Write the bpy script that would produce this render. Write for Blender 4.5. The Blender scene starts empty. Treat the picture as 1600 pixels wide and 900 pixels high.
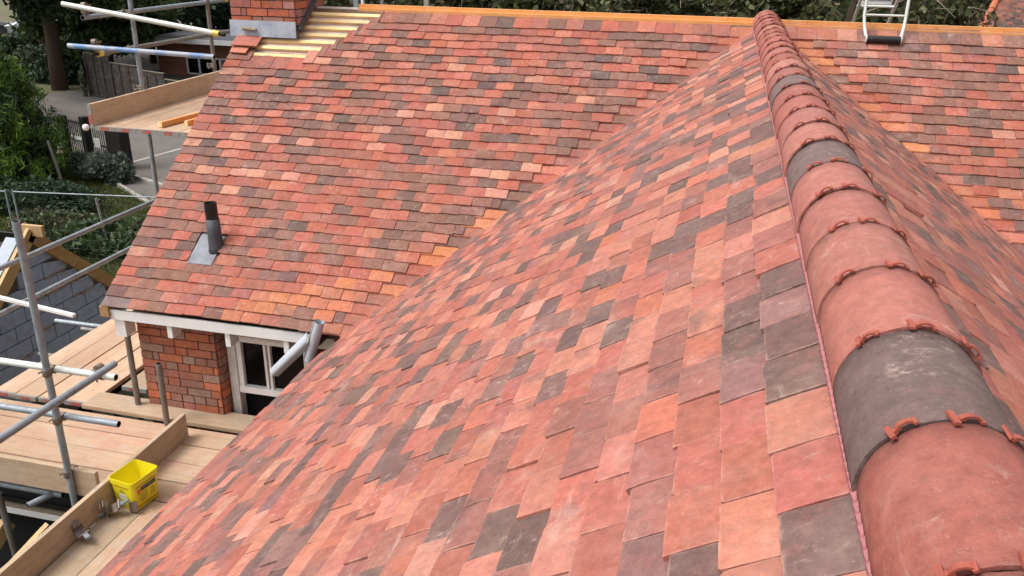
import bpy, bmesh, math, random
import numpy as np
from mathutils import Vector, Matrix
rad = math.radians
random.seed(7)
NR = np.random.default_rng(11)
S = bpy.context.scene
COL = S.collection

# ------------------------------------------------------------ camera
def rz(a): return Matrix.Rotation(a, 3, 'Z')
def rx(a): return Matrix.Rotation(a, 3, 'X')
cam_d = bpy.data.cameras.new('camera')
cam = bpy.data.objects.new('camera', cam_d)
COL.objects.link(cam)
CAM_R = rz(0.23044824) @ rx(1.17833084) @ rz(0.01708489)
CAM_P = Vector((-0.3528, -8.2217, 0.6349))
cam.matrix_world = Matrix.Translation(CAM_P) @ CAM_R.to_4x4()
cam_d.sensor_width = 36.0
cam_d.lens = 1327.49 / 1600 * 36
cam_d.clip_start = 0.05
cam_d.clip_end = 600
S.camera = cam
S.render.resolution_x, S.render.resolution_y = 1024, 576

def px(P):                                   # where a point shows, in photo pixels (used only to pick which tiles show largest)
    q = CAM_R.transposed() @ (Vector(P) - CAM_P)
    if q.z > -0.05: return None
    return 800 + 1327.49*q.x/-q.z, 450 - 1327.49*q.y/-q.z, -q.z

# ------------------------------------------------------------ world, sun, exposure
SUN_EL, SUN_AZ = rad(60), rad(240)            # azimuth clockwise from +Y
w = bpy.data.worlds.new('World'); S.world = w; w.use_nodes = True
nt = w.node_tree; nt.nodes.clear()
sky = nt.nodes.new('ShaderNodeTexSky'); sky.sky_type = 'NISHITA'; sky.sun_disc = False
sky.sun_elevation = SUN_EL; sky.sun_rotation = SUN_AZ
sky.air_density = 1.0; sky.dust_density = 6.0; sky.ozone_density = 0.6
hs = nt.nodes.new('ShaderNodeHueSaturation'); hs.inputs['Saturation'].default_value = 0.10
bg = nt.nodes.new('ShaderNodeBackground'); bg.inputs['Strength'].default_value = 0.15
wo = nt.nodes.new('ShaderNodeOutputWorld')
nt.links.new(sky.outputs[0], hs.inputs['Color']); nt.links.new(hs.outputs[0], bg.inputs['Color'])
nt.links.new(bg.outputs[0], wo.inputs['Surface'])
sd = bpy.data.lights.new('sun', 'SUN'); sd.energy = 1.25; sd.angle = rad(22); sd.color = (1.0, 0.95, 0.88)
sun = bpy.data.objects.new('sun', sd); COL.objects.link(sun)
dirv = Vector((math.sin(SUN_AZ)*math.cos(SUN_EL), math.cos(SUN_AZ)*math.cos(SUN_EL), math.sin(SUN_EL)))
sun.rotation_euler = dirv.to_track_quat('Z', 'Y').to_euler()
sun.location = (0, -10, 20)
S.view_settings.view_transform = 'Standard'; S.view_settings.look = 'None'
S.view_settings.gamma = 1.0; S.view_settings.exposure = 0.36

# ------------------------------------------------------------ materials
def new_mat(name):
    m = bpy.data.materials.new(name); m.use_nodes = True
    n = m.node_tree; n.nodes.clear()
    o = n.nodes.new('ShaderNodeOutputMaterial'); b = n.nodes.new('ShaderNodeBsdfPrincipled')
    n.links.new(b.outputs[0], o.inputs[0])
    return m, n, b
def N(n, t, **kw):
    x = n.nodes.new(t)
    for k, v in kw.items():
        if k in x.inputs: x.inputs[k].default_value = v
        else: setattr(x, k, v)
    return x
def pos_vec(n, scale=(1, 1, 1), rot=(0, 0, 0), obj=False):
    if obj: g = N(n, 'ShaderNodeTexCoord').outputs['Object']
    else: g = N(n, 'ShaderNodeNewGeometry').outputs['Position']
    m = N(n, 'ShaderNodeMapping'); m.inputs['Scale'].default_value = scale; m.inputs['Rotation'].default_value = rot
    n.links.new(g, m.inputs[0]); return m.outputs[0]
def noise(n, v, scale, detail=4, rough=.6):
    x = N(n, 'ShaderNodeTexNoise'); x.inputs['Scale'].default_value = scale
    x.inputs['Detail'].default_value = detail; x.inputs['Roughness'].default_value = rough
    n.links.new(v, x.inputs['Vector']); return x.outputs['Fac']
def ramp(n, f, a, b, ca=0.0, cb=1.0):
    r = N(n, 'ShaderNodeMapRange'); n.links.new(f, r.inputs[0])
    r.inputs[1].default_value = a; r.inputs[2].default_value = b; r.inputs[3].default_value = ca; r.inputs[4].default_value = cb
    return r.outputs[0]
def mixc(n, f, a, b, mode='MIX'):
    x = N(n, 'ShaderNodeMix', data_type='RGBA', blend_type=mode)
    for sock, val in ((0, f), (6, a), (7, b)):
        if hasattr(val, 'links'): n.links.new(val, x.inputs[sock])
        else: x.inputs[sock].default_value = val if sock == 0 else (*val, 1)
    return x.outputs[2]
def mathn(n, op, a, b):
    x = N(n, 'ShaderNodeMath', operation=op)
    for i, v in enumerate((a, b)):
        if hasattr(v, 'links'): n.links.new(v, x.inputs[i])
        else: x.inputs[i].default_value = v
    return x.outputs[0]
def bump(n, b, h, strength=.3, dist=.01):
    x = N(n, 'ShaderNodeBump'); x.inputs['Strength'].default_value = strength; x.inputs['Distance'].default_value = dist
    n.links.new(h, x.inputs['Height']); n.links.new(x.outputs[0], b.inputs['Normal'])

def simple(name, c, rough=.6, metal=0.0, var=.25, scale=8, c2=None, bs=.2, stretch=(1, 1, 1), obj=False, bd=.004):
    m, n, b = new_mat(name)
    v = pos_vec(n, stretch, obj=obj)
    f = noise(n, v, scale, 5, .65)
    f2 = ramp(n, f, .3, .7)
    c2 = c2 or tuple(x*(1-var) for x in c)
    n.links.new(mixc(n, f2, c2, c), b.inputs['Base Color'])
    b.inputs['Roughness'].default_value = rough; b.inputs['Metallic'].default_value = metal
    if bs: bump(n, b, noise(n, v, scale*4, 5, .7), bs, bd)
    return m

def clay_mat(name='clay_tile', attr=True, base=(.4, .13, .09), scuff=1.0, broad=1.0):
    m, n, b = new_mat(name)
    v = pos_vec(n)
    if attr:
        a = N(n, 'ShaderNodeAttribute', attribute_name='tint'); col, alpha = a.outputs['Color'], a.outputs['Alpha']
    else:
        col, alpha = None, None
    col = col if attr else mixc(n, 0.0, base, base)
    # fire flashing: darker burnt patches on some tiles
    fl = ramp(n, noise(n, v, 8, 4, .6), .46, .66)
    if attr: fl = mathn(n, 'MULTIPLY', fl, alpha)
    else: fl = mathn(n, 'MULTIPLY', fl, .15)
    col = mixc(n, fl, col, (.13, .085, .08))
    # rosy clay showing through in patches
    rp = ramp(n, noise(n, pos_vec(n, (1, 1, 1), (.4, .2, .1)), 13, 5, .7), .52, .72, 0, .42*broad)
    col = mixc(n, rp, col, (.34, .12, .10))
    # darker cloudy patches
    dp = ramp(n, noise(n, pos_vec(n, (1, 1, 1), (1.4, .7, .3)), 7, 6, .72), .52, .74, 0, .38*broad)
    col = mixc(n, dp, col, (.16, .085, .075))
    # mottling of the clay
    m1 = ramp(n, noise(n, v, 34, 6, .75), .25, .75, .68, 1.26)
    mm = N(n, 'ShaderNodeCombineColor')
    for i in range(3): n.links.new(m1, mm.inputs[i])
    col = mixc(n, 1.0, col, mm.outputs[0], 'MULTIPLY')
    # bloom of pale salts
    bl = ramp(n, noise(n, v, 5.5, 6, .75), .50, .80, 0, .26*scuff*broad)
    col = mixc(n, bl, col, (.55, .38, .33))
    bl2 = ramp(n, noise(n, v, 30, 6, .8), .55, .70, 0, .62*scuff)
    bl2 = mathn(n, 'MULTIPLY', bl2, ramp(n, noise(n, v, 3.1, 3, .6), .46, .62))
    col = mixc(n, bl2, col, (.60, .44, .38))
    # worn pale rims
    ed = N(n, 'ShaderNodeAttribute', attribute_name='edge').outputs['Fac']
    ew = mathn(n, 'MULTIPLY', ed, ramp(n, noise(n, v, 19, 5, .75), .44, .66, 0, .55))
    col = mixc(n, ew, col, (.62, .40, .32))
    # pale scuffs and scratches, streaky
    for sc, rt, lo, hi, k in (((34, 5, 34), (0, .2, .7), .62, .74, .26), ((6, 46, 46), (.3, .1, -.5), .62, .74, .30), ((9, 5, 9), (.2, .0, .15), .58, .76, .28)):
        v2 = pos_vec(n, sc, rt)
        s = ramp(n, noise(n, v2, 1.0, 5, .65), lo, hi, 0, min(1, k*scuff))
        s = mathn(n, 'MULTIPLY', s, ramp(n, noise(n, v, 3.3, 3, .6), .44, .58))
        col = mixc(n, s, col, (.70, .57, .50))
    # sandy specks
    sp = ramp(n, noise(n, v, 190, 3, .7), .60, .72, 0, .26)
    col = mixc(n, sp, col, (.62, .42, .34))
    sp2 = ramp(n, noise(n, v, 110, 3, .7), .36, .26, 0, .45)
    col = mixc(n, sp2, col, (.14, .07, .06))
    n.links.new(col, b.inputs['Base Color'])
    n.links.new(ramp(n, noise(n, v, 14, 3), .3, .7, .62, .86), b.inputs['Roughness'])
    b.inputs['Specular IOR Level'].default_value = .26
    h = mathn(n, 'ADD', noise(n, v, 150, 4, .7), mathn(n, 'MULTIPLY', noise(n, v, 22, 3, .5), 2.2))
    bump(n, b, h, .7, .0026)
    return m

M = {}
M['tile'] = clay_mat()
M['brick'] = clay_mat('brick_clay', True, scuff=.9)
M['mortar'] = simple('mortar', (.22, .18, .15), .95, scale=30, bs=.5)
M['old_mortar'] = simple('dark_mortar', (.13, .105, .09), .95, scale=30, bs=.5)
M['clip'] = simple('terracotta_plastic', (.42, .10, .065), .55, var=.35, scale=20, bs=.05)
M['roll'] = simple('pink_ridge_roll', (.42, .15, .16), .6, var=.25, scale=30, bs=.2)
M['felt_pink'] = simple('breather_membrane', (.62, .50, .46), .7, var=.2, scale=9, bs=.4)
M['deck'] = simple('underlay', (.10, .08, .08), .9)
def wood(name, c, c2, stretch, scale=6, rough=.75, obj=False, dirt=(.5, .22, .15), dk=.35):
    m, n, b = new_mat(name)
    v = pos_vec(n, stretch, obj=obj); v0 = pos_vec(n, obj=obj)
    g = ramp(n, noise(n, v, scale, 5, .65), .3, .7)
    col = mixc(n, g, c2, c)
    k = ramp(n, noise(n, v0, 2.3, 5, .65), .48, .72, 0, dk)
    col = mixc(n, k, col, dirt)
    kn = ramp(n, noise(n, v0, 16, 2, .5), .72, .78, 0, .55)
    col = mixc(n, kn, col, tuple(x*.4 for x in c2))
    ds = ramp(n, noise(n, v0, 5.5, 6, .75), .50, .72, 0, .45)
    col = mixc(n, ds, col, tuple(min(1, x*.5+.30) for x in c))
    st = ramp(n, noise(n, v0, 7, 7, .85), .57, .70, 0, .50)
    col = mixc(n, st, col, (.16, .12, .09))
    ck = ramp(n, noise(n, v, scale*2.6, 3, .6), .68, .72, 0, .45)
    col = mixc(n, ck, col, tuple(x*.35 for x in c2))
    rnd = N(n, 'ShaderNodeObjectInfo').outputs['Random']
    rr = ramp(n, rnd, 0, 1, .80, 1.12)
    mm = N(n, 'ShaderNodeCombineColor')
    for i in range(3): n.links.new(rr, mm.inputs[i])
    col = mixc(n, 1.0, col, mm.outputs[0], 'MULTIPLY')
    n.links.new(col, b.inputs['Base Color']); b.inputs['Roughness'].default_value = rough
    bump(n, b, noise(n, v, scale*3, 4, .7), .35, .003)
    return m
M['board_y'] = wood('scaffold_board_wood', (.62, .43, .29), (.50, .33, .215), (9, 1.0, 9), 3.5, dirt=(.56, .22, .15))
M['board_x'] = wood('scaffold_board_wood_long', (.62, .43, .29), (.50, .33, .215), (1.0, 9, 9), 3.5, dirt=(.58, .21, .15), dk=.5)
M['board_grey_y'] = wood('weathered_board', (.55, .40, .27), (.41, .29, .19), (9, 1.0, 9), 3.0, dirt=(.24, .19, .13))
M['board_grey_x'] = wood('weathered_board_long', (.56, .40, .27), (.42, .29, .19), (1, 9, 9), 3.0, dirt=(.24, .19, .13))
M['batten'] = wood('orange_batten', (.78, .38, .13), (.70, .31, .09), (1, 12, 12), 5, .6, dk=.1)
M['batten_pale'] = wood('pale_batten', (.88, .66, .36), (.82, .55, .25), (1, 12, 12), 5, .9, dk=.1)
M['rafter'] = wood('rafter_timber', (.50, .30, .12), (.34, .19, .07), (8, 1, 8), 4, .7, dirt=(.2, .1, .05))
M['rafter_pale'] = wood('pale_rafter', (.62, .42, .20), (.5, .32, .14), (8, 1, 8), 4, .7, dirt=(.3, .2, .1))
def tube_mat(name, c, c2, metal, rust=.35, splash=.5):
    m, n, b = new_mat(name); v = pos_vec(n)
    col = mixc(n, ramp(n, noise(n, v, 9, 5, .7), .3, .7), c2, c)
    col = mixc(n, ramp(n, noise(n, v, 6, 6, .75), .56, .70, 0, rust), col, (.16, .085, .05))
    col = mixc(n, ramp(n, noise(n, v, 28, 5, .75), .62, .68, 0, splash), col, (.55, .52, .47))
    n.links.new(col, b.inputs['Base Color']); b.inputs['Metallic'].default_value = metal
    n.links.new(ramp(n, noise(n, v, 20, 4, .7), .3, .7, .35, .7), b.inputs['Roughness'])
    bump(n, b, noise(n, v, 60, 5, .7), .2, .003); return m
M['galv'] = tube_mat('galvanised_steel', (.37, .42, .46), (.22, .25, .28), .3, .45, .6)
M['alu'] = tube_mat('white_tube', (.74, .77, .73), (.60, .62, .58), .1, .12, .2)
M['galv_dark'] = simple('dull_steel', (.25, .25, .25), .6, .4, var=.4, scale=10, bs=.2, c2=(.19, .15, .12))
def painted_tube():
    m, n, b = new_mat('blue_splashed_tube')
    v = pos_vec(n)
    f = ramp(n, noise(n, pos_vec(n, (2.2, 4, 4), (0, 0, 0)), 1.0, 3, .6), .56, .62)
    c = mixc(n, f, (.38, .42, .50), (.14, .27, .52))
    k = ramp(n, noise(n, v, 5, 4, .6), .55, .7, 0, .7)
    c = mixc(n, k, c, (.55, .45, .46))
    n.links.new(c, b.inputs['Base Color']); b.inputs['Roughness'].default_value = .45
    return m
M['blue_tube'] = painted_tube()
M['yellow_cap'] = simple('yellow_plastic_cap', (.80, .62, .12), .5, var=.15, bs=0)
M['coupler'] = simple('coupler_steel', (.30, .27, .24), .55, .5, var=.5, scale=40, c2=(.16, .09, .06), bs=.3)
M['hole'] = simple('tube_bore', (.015, .015, .015), .9, bs=0)
M['lead'] = simple('lead_sheet', (.12, .125, .15), .6, .0, var=.45, scale=7, bs=.5, c2=(.26, .27, .31))
M['lead_new'] = simple('new_lead', (.27, .32, .42), .5, .0, var=.4, scale=9, bs=.4, c2=(.50, .54, .60))
M['lead_dark'] = simple('dull_lead', (.085, .09, .105), .6, .1, var=.4, scale=16, bs=.3)
M['black_pipe'] = simple('black_pipe', (.012, .012, .013), .35, bs=.02)
M['white_paint'] = simple('white_gloss_paint', (.88, .88, .88), .4, var=.06, scale=6, bs=.08)
M['old_white'] = simple('weathered_white_paint', (.80, .79, .77), .6, var=.3, scale=18, bs=.4, c2=(.60, .58, .55))
M['brown_wood'] = simple('brown_soffit', (.20, .12, .07), .8, var=.4)
M['red_band'] = simple('red_end_band', (.50, .075, .06), .6, var=.5, scale=22, c2=(.34, .17, .14))
M['white_band'] = simple('galv_end_band', (.36, .34, .31), .5, var=.3, scale=30)
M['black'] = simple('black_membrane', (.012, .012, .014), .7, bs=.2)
M['shade_black'] = simple('painted_shade_black', (.006, .006, .006), 1.0, bs=0)  # near-black that paints in the shade of unlit spaces
m, n, b = new_mat('window_glass'); M['glass'] = m
b.inputs['Base Color'].default_value = (.004, .004, .005, 1); b.inputs['Roughness'].default_value = .12; b.inputs['Specular IOR Level'].default_value = .12
M['yellow'] = simple('yellow_tub_plastic', (.92, .80, .02), .42, var=.06, bs=.05)
M['print_red'] = simple('red_print', (.62, .08, .03), .5, bs=0)
M['print_dark'] = simple('dark_print', (.05, .06, .05), .5, bs=0)
M['print_white'] = simple('white_sticker', (.72, .74, .72), .5, var=.15, bs=0)
M['print_orange'] = simple('orange_print', (.75, .22, .03), .5, bs=0)
M['block'] = simple('blue_grey_block', (.44, .52, .69), .9, var=.3, scale=10, bs=.5)
M['blockmortar'] = simple('block_mortar', (.20, .17, .13), .95, var=.45, scale=12, bs=.8, bd=.02)
M['sandy'] = simple('mortar_squeeze', (.42, .34, .24), .95, var=.4, scale=12, bs=.8, bd=.02)
M['insul'] = simple('white_board_edge', (.42, .46, .54), .6, var=.15)
M['grey_roll'] = simple('grey_lead_roll', (.48, .51, .56), .5, .0, var=.2, scale=7, bs=.15)
M['rubber'] = simple('black_rubber', (.018, .019, .021), .6, var=.5, scale=60, bs=.3)
M['asphalt'] = simple('asphalt', (.17, .15, .14), .9, var=.35, scale=1.2, bs=.4, c2=(.11, .10, .09))
M['roadpaint'] = simple('worn_white_line', (.50, .48, .45), .8, var=.35, scale=4)
M['kerb'] = simple('concrete_kerb', (.42, .39, .35), .9, var=.3, scale=6)
M['soil'] = simple('grassy_ground', (.085, .10, .04), .95, var=.4, scale=.9, bs=.8, c2=(.15, .125, .085), bd=.05)
M['fence'] = wood('dark_fence_board', (.075, .055, .047), (.035, .027, .024), (2, 2, 14), 3, .85, dirt=(.14, .12, .1))
M['fence_top'] = simple('fence_capping', (.24, .21, .16), .9, var=.4)
M['bark'] = simple('bark', (.11, .07, .05), .95, var=.5, scale=9, bs=.9, stretch=(3, 3, .7), bd=.03)
M['stake'] = simple('grey_stake', (.28, .27, .25), .8, var=.3)
M['iron'] = simple('black_iron', (.012, .012, .013), .45, bs=0)
M['dark_post'] = simple('dark_brick_post', (.035, .025, .024), .9, var=.5, scale=14, bs=.5)
M['car'] = simple('silver_car_paint', (.62, .66, .70), .25, .4, var=.05, bs=0)
M['bwall'] = simple('far_brick_wall', (.30, .13, .08), .9, var=.35, scale=14)
M['flatroof'] = simple('grey_flat_roof', (.10, .10, .12), .7, var=.25, scale=2)
M['curtain'] = simple('curtain', (.20, .17, .16), .9, var=.5, scale=9, stretch=(4, 4, .3))
def leaf_mat(name, rough=.6, trans=.25):
    m, n, b = new_mat(name)
    a = N(n, 'ShaderNodeAttribute', attribute_name='tint')
    n.links.new(a.outputs['Color'], b.inputs['Base Color']); b.inputs['Roughness'].default_value = rough
    b.inputs['Specular IOR Level'].default_value = .3
    t = N(n, 'ShaderNodeBsdfTranslucent'); n.links.new(a.outputs['Color'], t.inputs['Color'])
    mx = N(n, 'ShaderNodeMixShader'); mx.inputs[0].default_value = trans
    o = [x for x in n.nodes if x.type == 'OUTPUT_MATERIAL'][0]
    n.links.new(b.outputs[0], mx.inputs[1]); n.links.new(t.outputs[0], mx.inputs[2]); n.links.new(mx.outputs[0], o.inputs[0])
    return m
M['leaf'] = leaf_mat('leaves')

# ------------------------------------------------------------ mesh helpers
class MB:
    def __init__(s): s.v = []; s.f = []; s.t = []; s.mi = []; s.n = 0; s.smooth = []
    def add(s, v, f, tint=None, mi=0, smooth=False):
        base = s.n
        s.v += [tuple(x) for x in v]; s.n += len(v)
        for q in f:
            s.f.append(tuple(i+base for i in q)); s.mi.append(mi); s.t.append(tint or (.5, .5, .5, 0)); s.smooth.append(smooth)
        return s
    def box(s, c, d, R=None, tint=None, mi=0, taper=1.0, jit=0.0):
        hx, hy, hz = d[0]/2, d[1]/2, d[2]/2
        v = []
        for z in (-1, 1):
            k = taper if z > 0 else 1.0
            for x, y in ((-1, -1), (1, -1), (1, 1), (-1, 1)):
                p = Vector((x*hx*k, y*hy*k, z*hz))
                if jit: p += Vector([random.uniform(-jit, jit) for _ in range(3)])
                if R: p = R @ p
                v.append(p + Vector(c))
        return s.add(v, [(0, 3, 2, 1), (4, 5, 6, 7), (0, 1, 5, 4), (1, 2, 6, 5), (2, 3, 7, 6), (3, 0, 4, 7)], tint, mi)
    def bar(s, a, b, wd, ht, up=(0, 0, 1), tint=None, mi=0):
        a, b = Vector(a), Vector(b); y = (b-a).normalized(); x = y.cross(Vector(up)).normalized(); z = x.cross(y)
        return s.box((a+b)/2, (wd, (b-a).length, ht), Matrix((x, y, z)).transposed(), tint, mi)
    def tube(s, a, b, r, seg=14, r2=None, cap=True, bore=None, tint=None, mi=0, mib=0):
        a, b = Vector(a), Vector(b); r2 = r if r2 is None else r2
        d = (b-a).normalized(); u = d.orthogonal().normalized(); w_ = d.cross(u)
        ring = lambda c, q: [c + q*(math.cos(t)*u + math.sin(t)*w_) for t in [2*math.pi*i/seg for i in range(seg)]]
        v = ring(a, r) + ring(b, r2)
        f = [(i, (i+1) % seg, seg+(i+1) % seg, seg+i) for i in range(seg)]
        s.add(v, f, tint, mi, True)
        if bore:
            for c0, dd, rr in ((a, d, r), (b, -d, r2)):
                v = ring(c0, rr) + ring(c0, rr*bore) + ring(c0+dd*.12, rr*bore)
                f = [(i, (i+1) % seg, seg+(i+1) % seg, seg+i) for i in range(seg)]
                s.add(v[:2*seg], f, tint, mi)
                s.add(v[seg:], f, tint, mib, True)
                s.add(v[2*seg:], [tuple(range(seg))], tint, mib)
        elif cap:
            s.add(ring(a, r), [tuple(range(seg))[::-1]], tint, mi); s.add(ring(b, r2), [tuple(range(seg))], tint, mi)
        return s
    def path(s, pts, r, seg=10, tint=None, mi=0):
        pts = [Vector(p) for p in pts]; rs = r if isinstance(r, (list, tuple)) else [r]*len(pts)
        V_ = []; prev = None
        for i, p in enumerate(pts):
            d = (pts[min(i+1, len(pts)-1)] - pts[max(i-1, 0)]).normalized()
            u = d.orthogonal().normalized() if prev is None else (prev - d*prev.dot(d)).normalized()
            prev = u; w_ = d.cross(u)
            V_ += [p + rs[i]*(math.cos(2*math.pi*k/seg)*u + math.sin(2*math.pi*k/seg)*w_) for k in range(seg)]
        f = []
        for i in range(len(pts)-1):
            for k in range(seg): f.append((i*seg+k, i*seg+(k+1) % seg, (i+1)*seg+(k+1) % seg, (i+1)*seg+k))
        f.append(tuple(range(seg))[::-1]); f.append(tuple((len(pts)-1)*seg+k for k in range(seg)))
        return s.add(V_, f, tint, mi, True)
    def mesh(s, name, mats):
        me = bpy.data.meshes.new(name); me.from_pydata(s.v, [], s.f)
        for m_ in mats: me.materials.append(m_)
        me.polygons.foreach_set('material_index', s.mi); me.polygons.foreach_set('use_smooth', s.smooth)
        a = me.attributes.new('tint', 'FLOAT_COLOR', 'FACE'); a.data.foreach_set('color', np.array(s.t, dtype=np.float32).ravel())
        me.update(); return me
    def build(s, name, mats, parent=None, bevel=0):
        if not isinstance(mats, (list, tuple)): mats = [mats]
        me = s.mesh(name, mats)
        o = bpy.data.objects.new(name, me); COL.objects.link(o)
        if parent: o.parent = parent
        if bevel:
            bm = bmesh.new(); bm.from_mesh(me); bmesh.ops.remove_doubles(bm, verts=bm.verts, dist=1e-5)
            bmesh.ops.bevel(bm, geom=[e for e in bm.edges if e.is_manifold and e.calc_face_angle(0) > .5], offset=bevel, segments=2, affect='EDGES', profile=.6)
            bm.to_mesh(me); bm.free()
        return o
def from_np(name, V_, F_, tints, mat, parent=None, smooth=False):
    """fast mesh: V_ (n,3), F_ (m,k) same-size faces, tints (m,4)"""
    me = bpy.data.meshes.new(name); m_, k = F_.shape
    me.vertices.add(len(V_)); me.vertices.foreach_set('co', V_.astype(np.float32).ravel())
    me.loops.add(m_*k); me.loops.foreach_set('vertex_index', F_.astype(np.int32).ravel())
    me.polygons.add(m_); me.polygons.foreach_set('loop_start', np.arange(0, m_*k, k, dtype=np.int32))
    me.polygons.foreach_set('use_smooth', np.full(m_, smooth))
    me.materials.append(mat)
    a = me.attributes.new('tint', 'FLOAT_COLOR', 'FACE'); a.data.foreach_set('color', tints.astype(np.float32).ravel())
    me.update(calc_edges=True); me.validate()
    o = bpy.data.objects.new(name, me); COL.objects.link(o)
    if parent: o.parent = parent
    return o
def empty(name, loc=(0, 0, 0), rzv=0, parent=None):
    o = bpy.data.objects.new(name, None); COL.objects.link(o); o.location = loc; o.rotation_euler = (0, 0, rzv)
    o.empty_display_size = .2
    if parent: o.parent = parent
    return o
def tag(o, label=None, cat=None, group=None, kind=None):
    if label: o['label'] = label
    if cat: o['category'] = cat
    if group: o['group'] = group
    if kind: o['kind'] = kind
    return o
def shade_auto(o, ang=.6):
    for p in o.data.polygons: p.use_smooth = True
    return o

# ------------------------------------------------------------ roof geometry constants (metres; ridges meet at the origin)
TH = 0.63723; CT, ST = math.cos(TH), math.sin(TH)
TW, THK, LT = 0.165, 0.0138, 0.24
TILT = 0.142
E_B, S0B, GB, NB = 3.6155, 0.2437, 0.09917, 35
S0A, GA, NA = 0.2526, 0.1, 36
FB = (Vector((1, 0, 0)), Vector((0, -CT, -ST)), Vector((0, -ST, CT)))
FAL = (Vector((0, -1, 0)), Vector((-CT, 0, -ST)), Vector((-ST, 0, CT)))
FAR = (Vector((0, 1, 0)), Vector((CT, 0, -ST)), Vector((ST, 0, CT)))
def on(F, u, s, h=0.0): return F[0]*u + F[1]*s + F[2]*h

PAL_B = [((.38, .108, .072), .24), ((.44, .150, .100), .14), ((.48, .215, .150), .04), ((.32, .112, .082), .17),
         ((.235, .108, .080), .20), ((.175, .092, .072), .15), ((.125, .080, .070), .06)]
PAL_A = [((.385, .122, .090), .25), ((.465, .177, .125), .20), ((.50, .235, .170), .04), ((.45, .142, .095), .04), ((.31, .118, .094), .15),
         ((.225, .114, .098), .15), ((.155, .092, .080), .17)]
ORANGE = [((.54, .19, .09), .5), ((.48, .16, .085), .3), ((.43, .145, .085), .2)]
def pick(pal, R=random):
    t = R.random()*sum(p for _, p in pal)
    for c, p in pal:
        t -= p
        if t <= 0: break
    k = R.uniform(.88, 1.12)
    return (c[0]*k, c[1]*k*R.uniform(.95, 1.05), c[2]*k*R.uniform(.93, 1.07), R.choice([0, 0, 0, 0, .15, .3, .6]))

XS5, YS5 = [0, .03, .35, .65, .97, 1.0], [0, .022, .14, .30, .6, 1.0]
def tile_arrays(w_, L, R, jit=1.0, nx=3, ny=4, edge=False):
    """one plain clay tile: tail at y=0, head at y=L, top of the tail at z=0; cambered slab with hand-made edges"""
    g = 0.0015
    camber = R.uniform(.05, .45)*jit; twist = R.uniform(-.012, .012)*jit; lift = R.uniform(-.0022, .0034)*jit
    skew = R.uniform(-.006, .006)*jit; yj = R.uniform(-.003, .003)*jit
    bow = R.uniform(-.05, .25)*jit
    if nx == 5: xs, ys = XS5, YS5
    else: xs = [i/nx for i in range(nx+1)]; ys = [0, .12, .30, .6, 1.0] if ny == 4 else [j/ny for j in range(ny+1)]
    V_, E_ = [], []
    for j in range(ny+1):
        y = L*ys[j]
        for i in range(nx+1):
            x = (xs[i]-.5)*(w_-2*g)
            ex = R.uniform(-.0012, .0012)*jit if i in (0, nx) else 0
            ey = R.uniform(-.0014, .0014)*jit if j in (0, ny) else 0
            if j == 0 and i in (0, nx): ey += R.choice([0, 0, .002, .004, .008])*jit
            z = -TILT*y - camber*(max(0, .10-y))**2 + twist*x*(1-y/L) + lift - bow*x*x
            if j == 0 or i in (0, nx): z -= .0012
            V_.append((x+ex+skew*y, y+ey+yj, z)); E_.append(1.0 if (j == 0 or i in (0, nx)) else 0.0)
    nt_ = len(V_)
    W_ = nx+1
    ring = [i for i in range(W_)] + [(j+1)*W_-1 for j in range(1, ny+1)] + [ny*W_+i for i in range(nx-1, -1, -1)] + [j*W_ for j in range(ny-1, 0, -1)]
    for r_ in ring: V_.append(V_[r_]); E_.append(.7)
    for r_ in ring:
        x, y, z = V_[r_]; V_.append((x, y, z-THK)); E_.append(.0)
    F_ = [(j*W_+i, j*W_+i+1, (j+1)*W_+i+1, (j+1)*W_+i) for j in range(ny) for i in range(nx)]
    m_ = len(ring)
    F_ += [(nt_+(k+1) % m_, nt_+k, nt_+m_+k, nt_+m_+(k+1) % m_) for k in range(m_)]
    return (V_, F_, E_) if edge else (V_, F_)

def tile_mesh(w_, L, tint, R):
    V_, F_, E_ = tile_arrays(w_, L, R, nx=5, ny=5, edge=True)
    mb = MB(); mb.add(V_, F_, tint)
    me = mb.mesh('roof_tile', [M['tile']])
    me.polygons.foreach_set('use_smooth', [i < 25 for i in range(len(F_))])
    a = me.attributes.new('edge', 'FLOAT', 'POINT'); a.data.foreach_set('value', E_)
    return me
VR = random.Random(5)
VARIANTS = {}
for key, pal, cnt in (('A', PAL_A, 90), ('B', PAL_B, 90), ('O', ORANGE, 8)):
    VARIANTS[key] = []
    for _ in range(cnt):
        t = pick(pal, VR); VARIANTS[key].append((tile_mesh(TW, LT, t, VR), t))

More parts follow.
